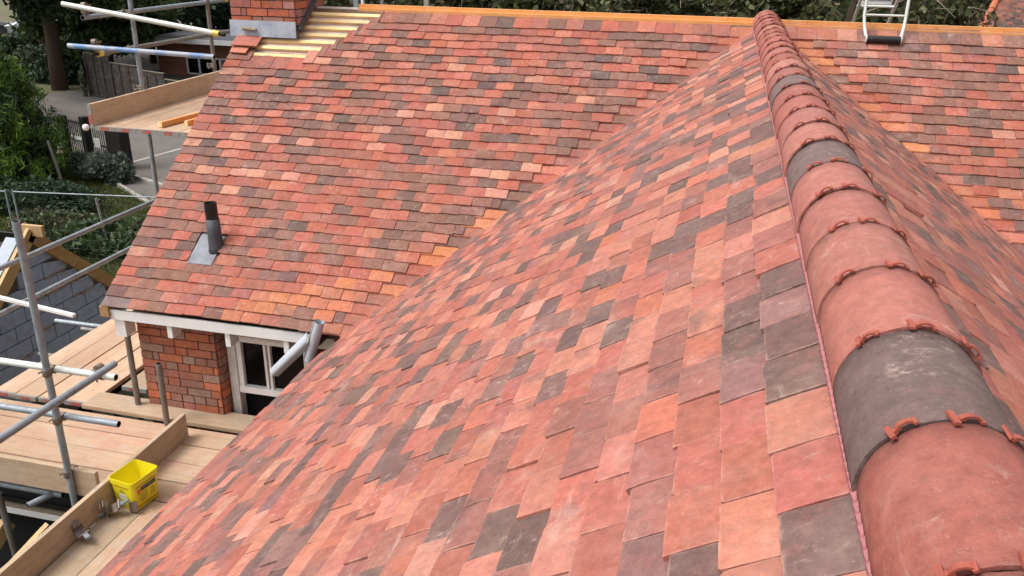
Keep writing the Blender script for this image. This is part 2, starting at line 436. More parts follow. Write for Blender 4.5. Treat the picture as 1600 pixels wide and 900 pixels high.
class Slope:
    """collects the tiles of one roof slope, then makes the ones that show largest as objects and joins the rest"""
    def __init__(s, F, pal, parent): s.F, s.pal, s.parent, s.items = F, pal, parent, []
    def tile(s, u0, u1, srow, k, pal=None, h=0.0, L=LT, tint=None, rot=0):
        if u1-u0 < .02: return
        s.items.append((u0, u1, srow, k, pal or s.pal, h, L, tint, rot))
    def matrix(s, uc, srow, h, rot, R):
        F = s.F
        wav = .0050*math.sin(uc*2.1+srow*3.7) + .0035*math.sin(uc*5.3+srow*9)
        und = .004*math.sin(uc*1.3+srow*1.9)
        P = on(F, uc, srow+wav+R.uniform(-.005, .005), h+und+R.uniform(-.0012, .0012))
        M3 = Matrix((F[0], -F[1], F[2])).transposed()
        M3 = M3 @ Matrix.Rotation(R.uniform(-.006, .006)+rot, 3, 'Z') @ Matrix.Rotation(R.uniform(-.007, .007), 3, 'Y')
        return Matrix.Translation(P) @ M3.to_4x4()
    def finish(s, nobj, name, label=None):
        R = random.Random(hash(name) % 1000 if False else len(s.items))
        recs = []
        for it in s.items:
            u0, u1, srow, k, pal, h, L, tint, rot = it
            uc = (u0+u1)/2
            cs = [px(on(s.F, u, sr)) for u, sr in ((u0, srow), (u1, srow), (u1, srow-.1), (u0, srow-.1))]
            area = 0
            if all(cs) and any(-20 < c[0] < 1620 and -20 < c[1] < 920 for c in cs):
                area = abs(sum(cs[i][0]*cs[(i+1) % 4][1]-cs[(i+1) % 4][0]*cs[i][1] for i in range(4)))/2
                # the part of a near slope that its own ridge hides does not show
            recs.append((area, it))
        order = sorted(range(len(recs)), key=lambda i: -recs[i][0])
        solo = set(i for i in order[:nobj] if recs[i][0] > 0)
        vs, fs, ts, base = [], [], [], 0
        for i, (area, it) in enumerate(recs):
            u0, u1, srow, k, pal, h, L, tint, rot = it
            uc = (u0+u1)/2; mt = s.matrix(uc, srow, h, rot, R)
            std = abs((u1-u0)-TW) < .002 and L == LT and tint is None
            key = 'A' if pal is PAL_A else 'B' if pal is PAL_B else 'O'
            if i in solo:
                me = R.choice(VARIANTS[key])[0] if std else tile_mesh(u1-u0, L, tint or pick(pal, R), R)
                o = bpy.data.objects.new('roof_tile', me); COL.objects.link(o); o.parent = s.parent; o.matrix_local = mt
            else:
                V_, F_ = tile_arrays(u1-u0, L, R, nx=2, ny=2) if area < 350 else tile_arrays(u1-u0, L, R)
                A = np.array(V_); m4 = np.array(mt); A = A @ m4[:3, :3].T + m4[:3, 3]
                t = tint or pick(pal, R)
                vs.append(A); fs.append(np.array(F_)+base); base += len(A); ts += [t]*len(F_)
        if vs:
            o = from_np(name, np.concatenate(vs), np.concatenate(fs), np.array(ts), M['tile'], s.parent)
            o['kind'] = 'stuff'
        return solo

# ============================================================ THE HOUSE
house = tag(empty('house', (0, 0, 0)), 'house under re-roofing, with the red and brown clay tiled roofs filling most of the view', 'house')
def slab(name, pts, n_, top, thk, mat, parent):
    mb = MB(); nn = Vector(n_); a = [Vector(p)+nn*top for p in pts]; b_ = [Vector(p)+nn*(top-thk) for p in pts]; k = len(pts)
    mb.add(a+b_, [tuple(range(k)), tuple(range(2*k-1, k-1, -1))] + [(i, k+i, k+(i+1) % k, (i+1) % k) for i in range(k)])
    return mb.build(name, mat, parent)
E_A = 3.75
YN = 9.2      # how far the near wing reaches towards and past the camera
XR = 6.2
mainL = slab('main_roof_left_slope', [on(FB, -4.97, .0), on(FB, -4.97, E_B-.04), on(FB, -(E_B-.04)*CT, E_B-.04), on(FB, 0, 0)], FB[2], -.052, .03, M['felt_pink'], house)
mainR = slab('main_roof_right_slope', [on(FB, 0, 0), on(FB, (E_A)*CT, E_A), on(FB, XR, E_A), on(FB, XR, 0)], FB[2], -.052, .03, M['deck'], house)
nearL = slab('near_roof_left_slope', [on(FAL, 0, 0), on(FAL, (E_A-.05)*CT, E_A-.05), on(FAL, YN, E_A-.05), on(FAL, YN, 0)], FAL[2], -.052, .03, M['deck'], house)
nearR = slab('near_roof_right_slope', [on(FAR, 0, 0), on(FAR, -YN, 0), on(FAR, -YN, E_A), on(FAR, -E_A*CT, E_A)], FAR[2], -.052, .03, M['deck'], house)
slab('main_roof_back_slope', [(-4.97, 0, 0), (XR, 0, 0), (XR, E_B*CT, -E_B*ST), (-4.97, E_B*CT, -E_B*ST)], (0, ST, CT), -.07, .06, M['brown_wood'], house)

# main roof, left part (verge on the left, valley on the right)
R1 = random.Random(3)
SB = Slope(FB, PAL_B, mainL)
start = {0: -3.62, 1: -3.71, 2: -3.80, 3: -3.88, 4: -3.97, 5: -4.08, 6: -4.20}
XV = -5.0
PIPE = (-4.43, -4.20, 2.87, 3.13)
def bluish(u, s): return u > -s*CT-1.0 and s > 2.6
for k in range(NB):
    srow = S0B + GB*k
    uend = -srow*CT - .085 - R1.uniform(0, .07)
    if k == NB-1: uend = -srow*CT - .02
    u = XV
    first = True
    uu = []
    while u < uend-.03:
        w_ = TW*1.5 if (first and k % 2 == 0) else TW
        first = False
        e = min(u+w_, uend)
        if uend - e < .07: e = uend
        uu.append((u, e)); u = e
    for (a, b_) in uu:
        if k in start and b_ < start[k]+.02:
            if k >= 4 and a < XV+.01: pass
            else: continue
        if k in start and a < start[k] and a > XV+.01: a = start[k]
        pal = None
        dv = (-srow*CT) - b_
        if srow > 2.0 and (dv < .10 + max(0, srow-3.05)*1.7) and R1.random() < (.70 if srow > 3.0 else .12): pal = ORANGE
        # gap round the vent's lead slate
        if PIPE[2] < srow < PIPE[3]+.07 and b_ > PIPE[0] and a < PIPE[1]:
            if a < PIPE[0]-.03: SB.tile(a, PIPE[0], srow, k, pal)
            if b_ > PIPE[1]+.03: SB.tile(PIPE[1], b_, srow, k, pal)
            continue
        tint = None
        if k == NB-1 and a < XV+.01: tint = (.20, .14, .13, 0)
        SB.tile(a, b_, srow, k, pal, tint=tint)
# loose verge tiles waiting to be bedded by the chimney
SB.tile(-4.99, -4.72, .70, 99, h=.045, tint=(.44, .14, .10, .2), L=.265)
SB.tile(-4.985, -4.81, .775, 99, h=.022, tint=(.56, .20, .13, 0))
# under-eaves course
for i in range(12): SB.tile(XV+.08+i*TW, XV+.08+(i+1)*TW, E_B-.012, 99, h=-.014, L=.12)
SB.finish(300, 'more_roof_tiles')

# main roof, right part
SR = Slope(FB, PAL_B, mainR)
for k in range(38):
    srow = S0B + GB*k
    u0 = srow*CT + (.10 if k else .0) + R1.uniform(0, .05)
    off = 0.27388 - math.ceil((0.27388-u0)/TW)*TW + (TW/2 if k % 2 else 0)
    while off < u0-.08: off += TW
    a = u0 if k else .09
    b_ = off
    if b_ - a < .06: b_ += TW
    while a < XR:
        pal = ORANGE if (a < u0+.2 and R1.random() < .22 and srow > 1.6) else None
        SR.tile(a, min(b_, XR), srow, k, pal); a = b_; b_ += TW
SR.finish(300, 'more_roof_tiles')

# near wing, left slope
SL = Slope(FAL, PAL_A, nearL)
for k in range(NA):
    srow = S0A + GA*k + (0 if k else 0)
    u0 = srow*CT + .03
    off = 6.6156 + (TW/2 if k % 2 else 0)
    a0 = off - math.floor((off-u0)/TW)*TW
    if a0-u0 > .04: SL.tile(u0, a0, srow, k)
    a = a0
    while a < YN-.1: SL.tile(a, a+TW, srow, k); a += TW
SL.finish(300, 'more_roof_tiles')

# near wing, right slope
SN = Slope(FAR, PAL_A, nearR)
for k in range(NA+1):
    srow = S0A + GA*k
    ue = -srow*CT - .03
    a = -YN + .1 + (TW/2 if k % 2 else 0)
    while a < ue-.03:
        b_ = min(a+TW, ue)
        h = .02 if (k == 3 and -4.95 < a < -4.7) else 0
        SN.tile(a, b_, srow, k, h=h, rot=.02 if h else 0); a = b_
SN.finish(300, 'more_roof_tiles')

# valley tiles (dished, one per course)
def valley(side, rows, s0, g, parent, pal):
    R = random.Random(8+side)
    for k in range(rows):
        s = s0 + g*k; L = .17
        tint = pick(ORANGE if (s > 2.4 and side < 0 and R.random() < .5) or (side > 0 and s < 2.2 and R.random() < .5) else pal, R)
        rows_ = []
        for j, (ss, h) in enumerate(((s, -.012), (s-L*.5, -.022), (s-L, -.036))):
            wB, wA = (.27, .16)
            pB = Vector((side*(ss*CT+wB), -ss*CT, -ss*ST)) + FB[2]*h
            pm1 = Vector((side*(ss*CT+.03), -ss*CT, -ss*ST)) + FB[2]*(h+.004)
            FA = FAR if side > 0 else FAL
            pm2 = Vector((side*ss*CT, -(ss*CT+.03), -ss*ST)) + FA[2]*(h+.004)
            pA = Vector((side*ss*CT, -(ss*CT+wA), -ss*ST)) + FA[2]*h
            rows_.append([pB, pm1, pm2, pA])
        V_ = [p for r_ in rows_ for p in r_]
        base = [p - Vector((0, 0, .012)) for p in rows_[0]]
        F_ = [(j*4+i, j*4+i+1, (j+1)*4+i+1, (j+1)*4+i) for j in range(2) for i in range(3)]
        if side > 0: F_ = [tuple(reversed(q)) for q in F_]
        F2 = [(12+i, 12+i+1, i+1, i) for i in range(3)]
        MB().add(V_ + base, F_ + F2, tint, smooth=False).build('valley_tile', M['tile'], parent)
valley(-1, NB, S0B, GB, mainL, PAL_B)
valley(1, 37, S0B, GB, mainR, PAL_B)

# ridge timber on the main roof
mb = MB(); mb.box((-1.0-.93, .012, -.035), (3.9, .045, .055)); mb.box((-1.0-.95, -.030, -.068), (3.84, .04, .055))
mb.build('ridge_board', M['batten'], house)
mb = MB(); mb.box((XR/2+.02, .012, -.040), (XR-.1, .045, .055)); mb.box((XR/2+.02, -.030, -.074), (XR-.1, .04, .05))
mb.build('ridge_board', M['batten'], house)
# bare battens beside the chimney
for i, (sb, xa, xb) in enumerate(((.14, -4.30, -3.60), (.235, -4.36, -3.76), (.335, -4.37, -3.86), (.435, -4.37, -3.95), (.535, -4.68, -4.04), (.635, -4.70, -4.08), (.735, -4.72, -4.16))):
    mb = MB(); F = FB; c = on(F, (xa+xb-.05)/2, sb, -.036)
    mb.box(c, (xb-xa+.25, .040, .028), Matrix((F[0], -F[1], F[2])).transposed())
    mb.build('roofing_batten', M['batten_pale'], mainL)

# ridge tiles of the near wing
RR = random.Random(21)
PITCH = 0.2915
def ridge_mesh(tint, R):
    r0, cz, a1 = .113, -.055, rad(101)
    n_, m_ = 26, 5; L = PITCH-.005; V_ = []
    for j in range(m_+1):
        y = -L/2 + L*j/m_
        k = 1 + .026*(1-j/m_)            # the end nearest the camera a touch wider
        for i in range(n_+1):
            a = -a1 + 2*a1*i/n_
            e = .0012*math.sin(a*3+R.random()*.8)
            r = (r0+e)*k
            V_.append((.005+math.sin(a)*r, y + (R.uniform(-.0012, .0012) if j in (0, m_) else 0), cz + math.cos(a)*r))
    nt_ = len(V_)
    V_ += [(x*.95, y, cz+(z-cz)*.95) for x, y, z in V_[:nt_]]
    W_ = n_+1; F_ = []; sm = []
    for j in range(m_):
        for i in range(n_):
            q = (j*W_+i, j*W_+i+1, (j+1)*W_+i+1, (j+1)*W_+i); F_.append(q); sm.append(True)
            F_.append(tuple(nt_+x for x in reversed(q))); sm.append(True)
    for j, rev in ((0, False), (m_, True)):
        for i in range(n_):
            q = (j*W_+i, nt_+j*W_+i, nt_+j*W_+i+1, j*W_+i+1); F_.append(q[::-1] if rev else q); sm.append(False)
    for i in (0, n_):
        for j in range(m_): F_.append((i+j*W_, i+(j+1)*W_, nt_+i+(j+1)*W_, nt_+i+j*W_)); sm.append(False)
    mb = MB(); mb.add(V_, F_, tint); mb.smooth = sm
    return mb.mesh('ridge_tile', [M['ridge']])
M['ridge'] = clay_mat('ridge_clay', True, scuff=.95, broad=.4)
def clip_mesh():
    """union clip: a flat T bracket and a little arched hood over the screw; +X across the ridge, +Y along it, +Z out"""
    mb = MB()
    mb.box((-.019, 0, .006), (.011, .040, .006)); mb.box((-.010, 0, .0055), (.022, .011, .005))
    seg = 8; V_ = []
    for yy in (-.006, .006):
        for rr in (.021, .0155):
            for i in range(seg+1):
                a = math.pi*i/seg; V_.append((.008-math.cos(a)*rr, yy, math.sin(a)*rr*.72 - .001))
    w_ = seg+1; F_ = []
    for i in range(seg):
        F_ += [(i, i+1, 2*w_+i+1, 2*w_+i), (w_+i+1, w_+i, 3*w_+i, 3*w_+i+1), (i+1, i, w_+i, w_+i+1), (2*w_+i, 2*w_+i+1, 3*w_+i+1, 3*w_+i)]
    mb.add(V_, F_)
    mb.box((.027, 0, .003), (.008, .020, .005))
    return mb.mesh('ridge_clip', [M['clip']])
CLIP = clip_mesh()
mb = MB(); mb.tube((.008, 0, -.004), (.008, 0, .006), .0055, 8); mb.tube((.008, 0, .006), (.008, 0, .008), .0032, 6)
SCREW = mb.mesh('screw', [M['galv']])
ridge = []
DARKR = {2: 1, 5: 0, 8: 1}
near_cols = {}
for i in range(-3, 32):
    # joint i lies at y = -7.152 + PITCH*i ; tile i spans joint i .. i+1
    yj = -7.1516 + PITCH*i
    if yj > .0: break
    dark = i in (0, 5, 10)
    t = pick([((.165, .108, .098), 1)] if dark else [((.35, .115, .088), 1), ((.39, .150, .115), 1), ((.36, .130, .105), 1)], RR)
    t = (t[0], t[1], t[2], 0 if not dark else .2)
    o = bpy.data.objects.new('ridge_tile', ridge_mesh(t, RR)); COL.objects.link(o); o.parent = house
    o.location = (RR.uniform(-.003, .003), yj+PITCH/2, RR.uniform(-.003, .003)); o.rotation_euler = (rad(RR.uniform(-.7, .3)), rad(RR.uniform(-.8, .8)), rad(RR.uniform(-.4, .4)))
    for a in (-38, 1, 38):
        a = rad(a+RR.uniform(-5, 5)); c = bpy.data.objects.new('ridge_clip', CLIP); COL.objects.link(c); c.parent = o
        P = Vector((.005+math.sin(a)*.1155, -PITCH/2, -.055+math.cos(a)*.1155))
        c.matrix_local = Matrix.Translation(P) @ Matrix.Rotation(a, 4, 'Y') @ Matrix.Rotation(RR.uniform(-.2, .2), 4, 'Z') @ Matrix.Scale(RR.uniform(.70, .80), 4)
    ridge.append(o)
# screws join the clips: one mesh per ridge would merge things, so each is its own small part
for o in ridge:
    for c in [x for x in o.children]:
        if (Vector((0, o.location.y, 0)) - Vector((0, CAM_P.y, 0))).length < 2.2:
            s_ = bpy.data.objects.new('screw', SCREW); COL.objects.link(s_); s_.parent = o; s_.matrix_local = c.matrix_local.copy()
# union strips under the joints, coloured black to paint in the gaps' shade
mb = MB()
for i in range(-3, 26):
    yj = -7.1516 + PITCH*i
    if yj > 0: break
    seg = 18; V_ = []
    for y in (yj-.012, yj+.012):
        for q in range(seg+1):
            a = rad(-100)+rad(200)*q/seg; V_.append((.005+math.sin(a)*.100, y, -.055+math.cos(a)*.100))
    mb.add(V_, [(q, q+1, seg+1+q+1, seg+1+q) for q in range(seg)])
mb.build('ridge_union_strip', M['black'], house)
# pleated pink ridge roll showing under the lower edges of the ridge tiles
for sd_ in (-1, 1):
    mb = MB(); F = FAL if sd_ < 0 else FAR
    n_ = int(8.9/.0125)
    V_ = []
    for q in range(n_+1):
        y = -8.9 + q*.0125; u = -y if sd_ < 0 else y
        hh = .003 if q % 2 else .0075
        for s_ in (.112, .1365, .1415): V_.append(on(F, u, s_, hh if s_ < .14 else -.004))
    mb.add(V_, [(q*3+c, q*3+c+1, q*3+c+4, q*3+c+3) for q in range(n_) for c in (0, 1)])
    mb.build('ridge_roll', M['roll'], house)

# chimney
def brickwork(parent, origin, ux, uz, width, rows, bl=.215, bh=.065, j=.01, depth=.02, pal=None, seed=1, mat=None, halves=True):
    """bricks one by one on a face; origin is the lower left, ux along the wall, uz up; bricks stand proud of the mortar core"""
    R = random.Random(seed); ux, uz = Vector(ux).normalized(), Vector(uz).normalized(); nn = ux.cross(uz)
    M3 = Matrix((ux, -nn, uz)).transposed()
    cache = {}
    for r_ in range(rows):
        x = 0; first = True; flip = 0
        pat = [bl, .1025] if r_ % 2 == 0 else [.1025, bl]
        if r_ % 4 == 1: pat = [.1025, .05, bl]
        i = 0
        while x < width-.02:
            L = pat[i] if i < len(pat) else R.choice([bl, bl, .1025]); i += 1
            L = min(L, width-x)
            if width-(x+L+j) < .03: L = width-x
            t = pick(pal, R)
            key = (round(L, 3), R.randrange(3))
            mbx = MB(); mbx.box((0, 0, 0), (L, depth*2, bh), tint=t, jit=.0012)
            o = mbx.build('brick', mat or M['brick'], parent)
            o.matrix_local = Matrix.Translation(Vector(origin) + ux*(x+L/2) + uz*(r_*(bh+j)+bh/2+j) - nn*(-R.uniform(0, .003))) @ M3.to_4x4()
            x += L + j
PAL_BR = [((.46, .155, .085), .27), ((.38, .145, .105), .28), ((.31, .155, .11), .25), ((.34, .215, .165), .12), ((.52, .16, .08), .1)]
PAL_CH = [((.50, .14, .075), .4), ((.42, .15, .12), .3), ((.40, .20, .17), .2), ((.30, .13, .10), .1)]
chim = MB(); chim.box((-4.705, -.10, .09), (.66, .60, 1.32)); chim = chim.build('chimney', M['mortar'], house)
brickwork(chim, (-5.042, -.405, -.20), (1, 0, 0), (0, 0, 1), .674, 13, pal=PAL_CH, seed=4)
brickwork(chim, (-4.368, -.40, -.20), (0, 1, 0), (0, 0, 1), .60, 13, pal=PAL_CH, seed=5)
mb = MB(); mb.box((-4.71, -.437, -.235), (.70, .012, .15), Matrix.Rotation(rad(-4), 3, 'X')); mb.build('lead_flashing', M['lead_new'], house)
mb = MB()
for i in range(4):
    mb.bar((-4.34, -.40+i*.11, -.33+i*.08+.09), (-4.34, -.29+i*.11, -.25+i*.08+.10), .03, .05)
mb.build('lead_soaker', M['lead_dark'], house)
# mortar smear above the loose tile
mb = MB(); mb.box((-4.85, -.46, -.235), (.16, .05, .03), jit=.012); mb.build('mortar_dab', M['sandy'], house, .006)

# fascia, rafter feet, soffit, gable walls
mb = MB(); mb.box((-4.06, -2.876, -2.238), (1.76, .022, .085)); mb.build('fascia_board', M['white_paint'], house, .003)
for xc, hh, ww in ((-4.875, .115, .095), (-4.42, .072, .045), (-3.905, .082, .045), (-3.40, .075, .045)):
    mb = MB(); mb.box((xc, -2.81, -2.285-(hh+.05)/2+.012), (ww, .12, hh+.05)); mb.build('rafter_foot', M['white_paint'], house, .003)
mb = MB(); mb.box((-4.0, -2.70, -2.29), (1.75, .32, .02)); mb.build('soffit', M['brown_wood'], house)
mb = MB(); mb.box((-4.97, -2.80, -2.21), (.08, .22, .09)); mb.build('verge_timber', M['rafter'], house)
# brick pier, bricks one by one
pier = MB(); pier.box((-4.50, -2.562, -3.27), (.685, .225, 1.86)); pier = pier.build('brick_pier', M['old_mortar'], house)
brickwork(pier, (-4.855, -2.680, -3.395), (1, 0, 0), (0, 0, 1), .71, 14, pal=PAL_BR, seed=9)
brickwork(pier, (-4.148, -2.672, -3.395), (0, 1, 0), (0, 0, 1), .22, 14, pal=PAL_BR, seed=12)
# window
win = MB(); win.box((-4.075, -2.545, -2.86), (.075, .09, .98)); win.box((-3.62, -2.545, -2.420), (.98, .09, .10))
win = win.build('window', M['old_white'], house, .003)
mb = MB()
for x in (-4.012, -3.40): mb.box((x, -2.548, -2.73), (.045, .055, .50))
mb.box((-3.71, -2.548, -2.490), (.62, .055, .04)); mb.box((-3.71, -2.548, -2.955), (.65, .075, .06))
mb.build('sash_frame', M['white_paint'], win, .003)
mb = MB(); mb.box((-3.772, -2.552, -2.72), (.022, .05, .44)); mb.box((-3.737, -2.546, -2.72), (.022, .045, .44)); mb.build('mullion', M['white_paint'], win, .002)
for x0, x1 in ((-3.99, -3.785), (-3.725, -3.42)):
    mb = MB(); mb.box(((x0+x1)/2, -2.535, -2.72), (x1-x0, .006, .43)); mb.build('pane', M['glass'], win)
mb = MB(); mb.box((-3.9, -2.46, -3.1), (.9, .02, 1.2)); mb.build('painted_dark_room', M['shade_black'], house)  # near-black sheet, paints in the room's shade behind the window
# walls
def wallpoly(name, pts, th, mat):
    pts = [Vector(p) for p in pts]; n_ = (pts[1]-pts[0]).cross(pts[2]-pts[0]).normalized()
    return slab(name, pts, n_, 0, th, mat, house)
zg = -6.1
wallpoly('gable_wall', [(-4.86, 2.7, zg), (-4.86, 2.7, -2.15), (-4.86, 0, -.12), (-4.86, -2.44, -2.0), (-4.86, -2.44, zg)], .2, M['bwall'])
wallpoly('front_wall', [(-4.66, -2.42, zg), (-2.7, -2.42, zg), (-2.7, -2.42, -2.2), (-4.66, -2.42, -2.2)], .2, M['bwall'])
wallpoly('side_wall', [(-2.78, -2.42, zg), (-2.78, -9.1, zg), (-2.78, -9.1, -2.2), (-2.78, -2.42, -2.2)], .2, M['bwall'])
wallpoly('far_side_wall', [(2.78, -9.1, zg), (2.78, -2.5, zg), (2.78, -2.5, -2.2), (2.78, -9.1, -2.2)], .2, M['bwall'])
wallpoly('back_wall', [(6.0, 2.7, zg), (-4.86, 2.7, zg), (-4.86, 2.7, -2.2), (6.0, 2.7, -2.2)], .2, M['bwall'])

# vent pipe and its lead slate
vp = MB(); V_ = []
F = FB; nx, ny = 6, 8
for j in range(ny+1):
    for i in range(nx+1):
        V_.append(on(F, -4.425+.22*i/nx, 3.14-.33*j/ny, -.006-.07*j/ny*.3+random.uniform(-.002, .002)))
vp.add(V_, [(j*(nx+1)+i, j*(nx+1)+i+1, (j+1)*(nx+1)+i+1, (j+1)*(nx+1)+i) for j in range(ny) for i in range(nx)], smooth=True)
vp = vp.build('vent_pipe', M['lead'], house)
mb = MB(); mb.path([(-4.238, -2.36, -1.83), (-4.240, -2.36, -1.77), (-4.243, -2.36, -1.66), (-4.247, -2.358, -1.53)], [.076, .060, .056, .0555], 20); mb.build('lead_sleeve', M['lead_dark'], vp)
mb = MB(); mb.tube((-4.247, -2.358, -1.56), (-4.252, -2.355, -1.395), .0505, 22, bore=.9, mib=1); mb.build('black_pipe_end', [M['black_pipe'], M['hole']], vp)

# rolled grey lead at the foot of the valley
lr = empty('lead_roll', (-3.1, -3.0, -2.3)); tag(lr, 'roll of grey lead sheet at the foot of the roof valley by the window', 'lead roll')
mb = MB(); a = Vector((-3.035, -3.0, -2.02)) - lr.location; b_ = Vector((-3.135, -3.02, -2.34)) - lr.location
d = (b_-a).normalized(); u_ = d.orthogonal().normalized(); v_ = d.cross(u_); V_ = []
n_ = 40
for c in (a, b_):
    for q in range(n_+1):
        t = q/n_*2*math.pi*1.8; r = .043-.009*q/n_; V_.append(c + r*(math.cos(t)*u_+math.sin(t)*v_))
mb.add(V_, [(q, q+1, n_+1+q+1, n_+1+q) for q in range(n_)], smooth=True); mb.build('rolled_sheet', M['grey_roll'], lr)
mb = MB(); V_ = []
for q in range(13):
    f = q/12
    top = Vector((-3.125+.015*f, -3.03, -2.10-.12*f)); bot = Vector((-3.455+.065*f, -3.05, -2.45-.05*f))
    bend = Vector((0, -.035*math.sin(f*math.pi), 0))
    V_ += [top+bend-lr.location, bot+bend-lr.location]
mb.add(V_, [(2*q, 2*q+1, 2*q+3, 2*q+2) for q in range(12)], smooth=True); mb.build('loose_flap', M['grey_roll'], lr)

# ============================================================ SCAFFOLD
sc = empty('scaffold', (-5.4, -3.0, -3.2)); tag(sc, 'grey steel tube scaffold round the left side of the house, with couplers and toe boards', 'scaffold')
SO = sc.location
def rel(p): return Vector(p) - SO
TR = .0242
def sc_tube(name, a, b_, mat='galv', label=None, r=TR, caps=None):
    mb = MB(); mb.tube(rel(a), rel(b_), r, 16, bore=.84, mi=0, mib=1); o = mb.build(name, [M[mat], M['hole']], sc)
    if label: o['label'] = label
    if caps:
        for c in caps:
            e, f = (Vector(a), Vector(b_)) if c == 0 else (Vector(b_), Vector(a))
            d = (f-e).normalized(); mb = MB(); mb.tube(rel(e-d*.004), rel(e+d*.06), r+.004, 14, bore=.6, mib=1); k = mb.build('end_cap', [M['yellow_cap'], M['hole']], o)
            k.matrix_parent_inverse = Matrix()
    return o
def coupler(P, d1, d2, side=(1, 0, 0)):
    """band clamps round two tubes with a bolt and nut"""
    P = Vector(P); d1, d2 = Vector(d1).normalized(), Vector(d2).normalized()
    mb = MB(); mb.tube(rel(P-d1*.026), rel(P+d1*.026), TR+.007, 14)
    off = Vector(side).normalized()*(TR*2+.006)
    mb.tube(rel(P+off-d2*.024), rel(P+off+d2*.024), TR+.007, 14)
    mb.box(rel(P+off*.5), (.04, .04, .04))
    o = mb.build('coupler', M['coupler'], sc, .002)
    e = d1.cross(Vector(side)).normalized()
    mb = MB(); q = P + e*(TR+.018); mb.tube(rel(q-Vector(side)*.03), rel(q+Vector(side)*.05), .006, 8); mb.box(rel(q+Vector(side)*.03), (.022, .022, .022))
    q = P + off + e*(TR+.014) ; mb.tube(rel(q-d1*.03), rel(q+d1*.045), .006, 8); mb.box(rel(q+d1*.03), (.02, .02, .02))
    mb.build('bolt', M['coupler'], o)
    return o
X_, Y_, Z_ = (1, 0, 0), (0, 1, 0), (0, 0, 1)
# near post and its rails
sc_tube('standard', (-4.655, -3.925, -4.6), (-4.625, -3.925, -1.10))
sc_tube('ledger', (-6.6, -3.865, -2.19), (-4.14, -3.865, -2.19), 'alu')
sc_tube('ledger', (-6.9, -3.60, -2.37), (-5.25, -3.60, -2.36), 'galv')
sc_tube('ledger', (-6.6, -3.868, -2.575), (-4.185, -3.868, -2.565))
sc_tube('guard_rail', (-4.135, -3.86, -2.085), (-4.10, -5.6, -2.03))
coupler((-4.64, -3.925, -2.19), Z_, X_, (0, 1, 0)); coupler((-4.64, -3.925, -2.57), Z_, X_, (0, 1, 0))
coupler((-4.26, -3.865, -2.19), X_, Y_, (0, 0, 1))
coupler((-4.65, -3.925, -3.02), Z_, X_, (0, 1, 0))
# posts by the brick pier
sc_tube('standard', (-4.955, -2.74, -4.2), (-4.93, -2.74, -2.40), 'galv_dark'); sc_tube('standard', (-4.565, -2.915, -4.3), (-4.535, -2.915, -2.615), 'galv_dark')
# far post and long guard rails
sc_tube('standard', (-6.37, -.20, -6.08), (-6.315, -.20, .55))
sc_tube('guard_rail', (-6.36, -.15, -2.17), (-6.36, -4.6, -2.13)); sc_tube('guard_rail', (-6.36, .6, -2.56), (-6.36, -4.6, -2.54))
coupler((-6.40, -.22, -2.17), Z_, Y_, (1, 0, 0))
# the upper lift

sc_tube('standard', (-6.42, 1.33, -6.08), (-6.40, 1.33, .35), 'galv_dark')
sc_tube('guard_rail', (-6.58, -.86, -.035), (-4.93, -.86, -.250), 'alu', 'white tube with a yellow end cap', caps=[1])
sc_tube('guard_rail', (-6.63, -.82, -.432), (-5.03, -.82, -.468), 'blue_tube', 'tube splashed with blue paint')
sc_tube('guard_rail', (-6.405, -.83, -.16), (-6.405, 1.76, -.15), caps=[1])
sc_tube('guard_rail', (-6.37, -.74, -.51), (-6.40, 1.76, -.525), 'galv_dark', caps=[0])
coupler((-6.335, -.20, -.16), Z_, Y_, (-1, 0, 0)); coupler((-6.335, -.20, -.52), Z_, Y_, (-1, 0, 0))
coupler((-6.405, -.78, -.105), Y_, X_, (0, 0, 1)); coupler((-6.38, -.75, -.45), Y_, X_, (0, 0, 1))
coupler((-6.405, 1.33, -.15), Z_, Y_, (-1, 0, 0)); coupler((-6.34, -.20, -.93), Z_, Y_, (-1, 0, 0)); coupler((-6.41, 1.33, -.90), Z_, Y_, (-1, 0, 0))
# transoms under the decks
for y in (-2.05, -1.45, .4, 1.6): sc_tube('transom', (-6.55, y, -3.225), (-5.2, y, -3.225), 'galv_dark')
sc_tube('transom', (-6.95, -1.35, -3.225), (-6.2, -1.35, -3.225), 'galv')
for x in (-5.75, -5.15, -4.75, -4.4, -3.6): sc_tube('transom', (x, -3.45, -3.275), (x, -2.45, -3.275), 'galv_dark')
sc_tube('ledger', (-6.4, -3.80, -3.335), (-4.86, -3.80, -3.335), 'galv')
sc_tube('transom', (-5.02, -3.98, -3.335), (-4.90, -3.70, -3.335), 'galv')
sc_tube('standard', (-5.40, -3.86, -3.38), (-5.36, -3.86, -4.9), 'galv_dark')
for y in (-.7, 1.2): sc_tube('transom', (-6.6, y, -1.215), (-4.9, y, -1.215), 'galv_dark')

def tboard(name, a, b_, w_, th, mat, parent, up=(0, 0, 1), band=(), bevel=.004):
    mb = MB(); mb.bar(rel(a), rel(b_), w_, th, up); o = mb.build(name, M[mat], parent, bevel)
    return o
# toe boards (on edge)
tboard('toe_board', (-4.285, -3.03, -3.09), (-4.285, -5.7, -3.09), .036, .225, 'board_grey_y', sc)
tboard('toe_board', (-6.6, -3.885, -3.10), (-4.44, -3.885, -3.11), .036, .225, 'board_grey_x', sc)
tb = tboard('toe_board', (-6.30, -1.075, -1.06), (-6.30, 1.9, -1.06), .036, .235, 'board_grey_y', sc)
mb = MB(); mb.box(rel((-6.30, -1.082, -1.06)), (.040, .010, .238)); mb.build('end_band', M['white_band'], tb)
mb = MB(); mb.box(rel((-6.30, -1.086, -1.09)), (.042, .008, .085)); mb.build('end_band', M['red_band'], tb)
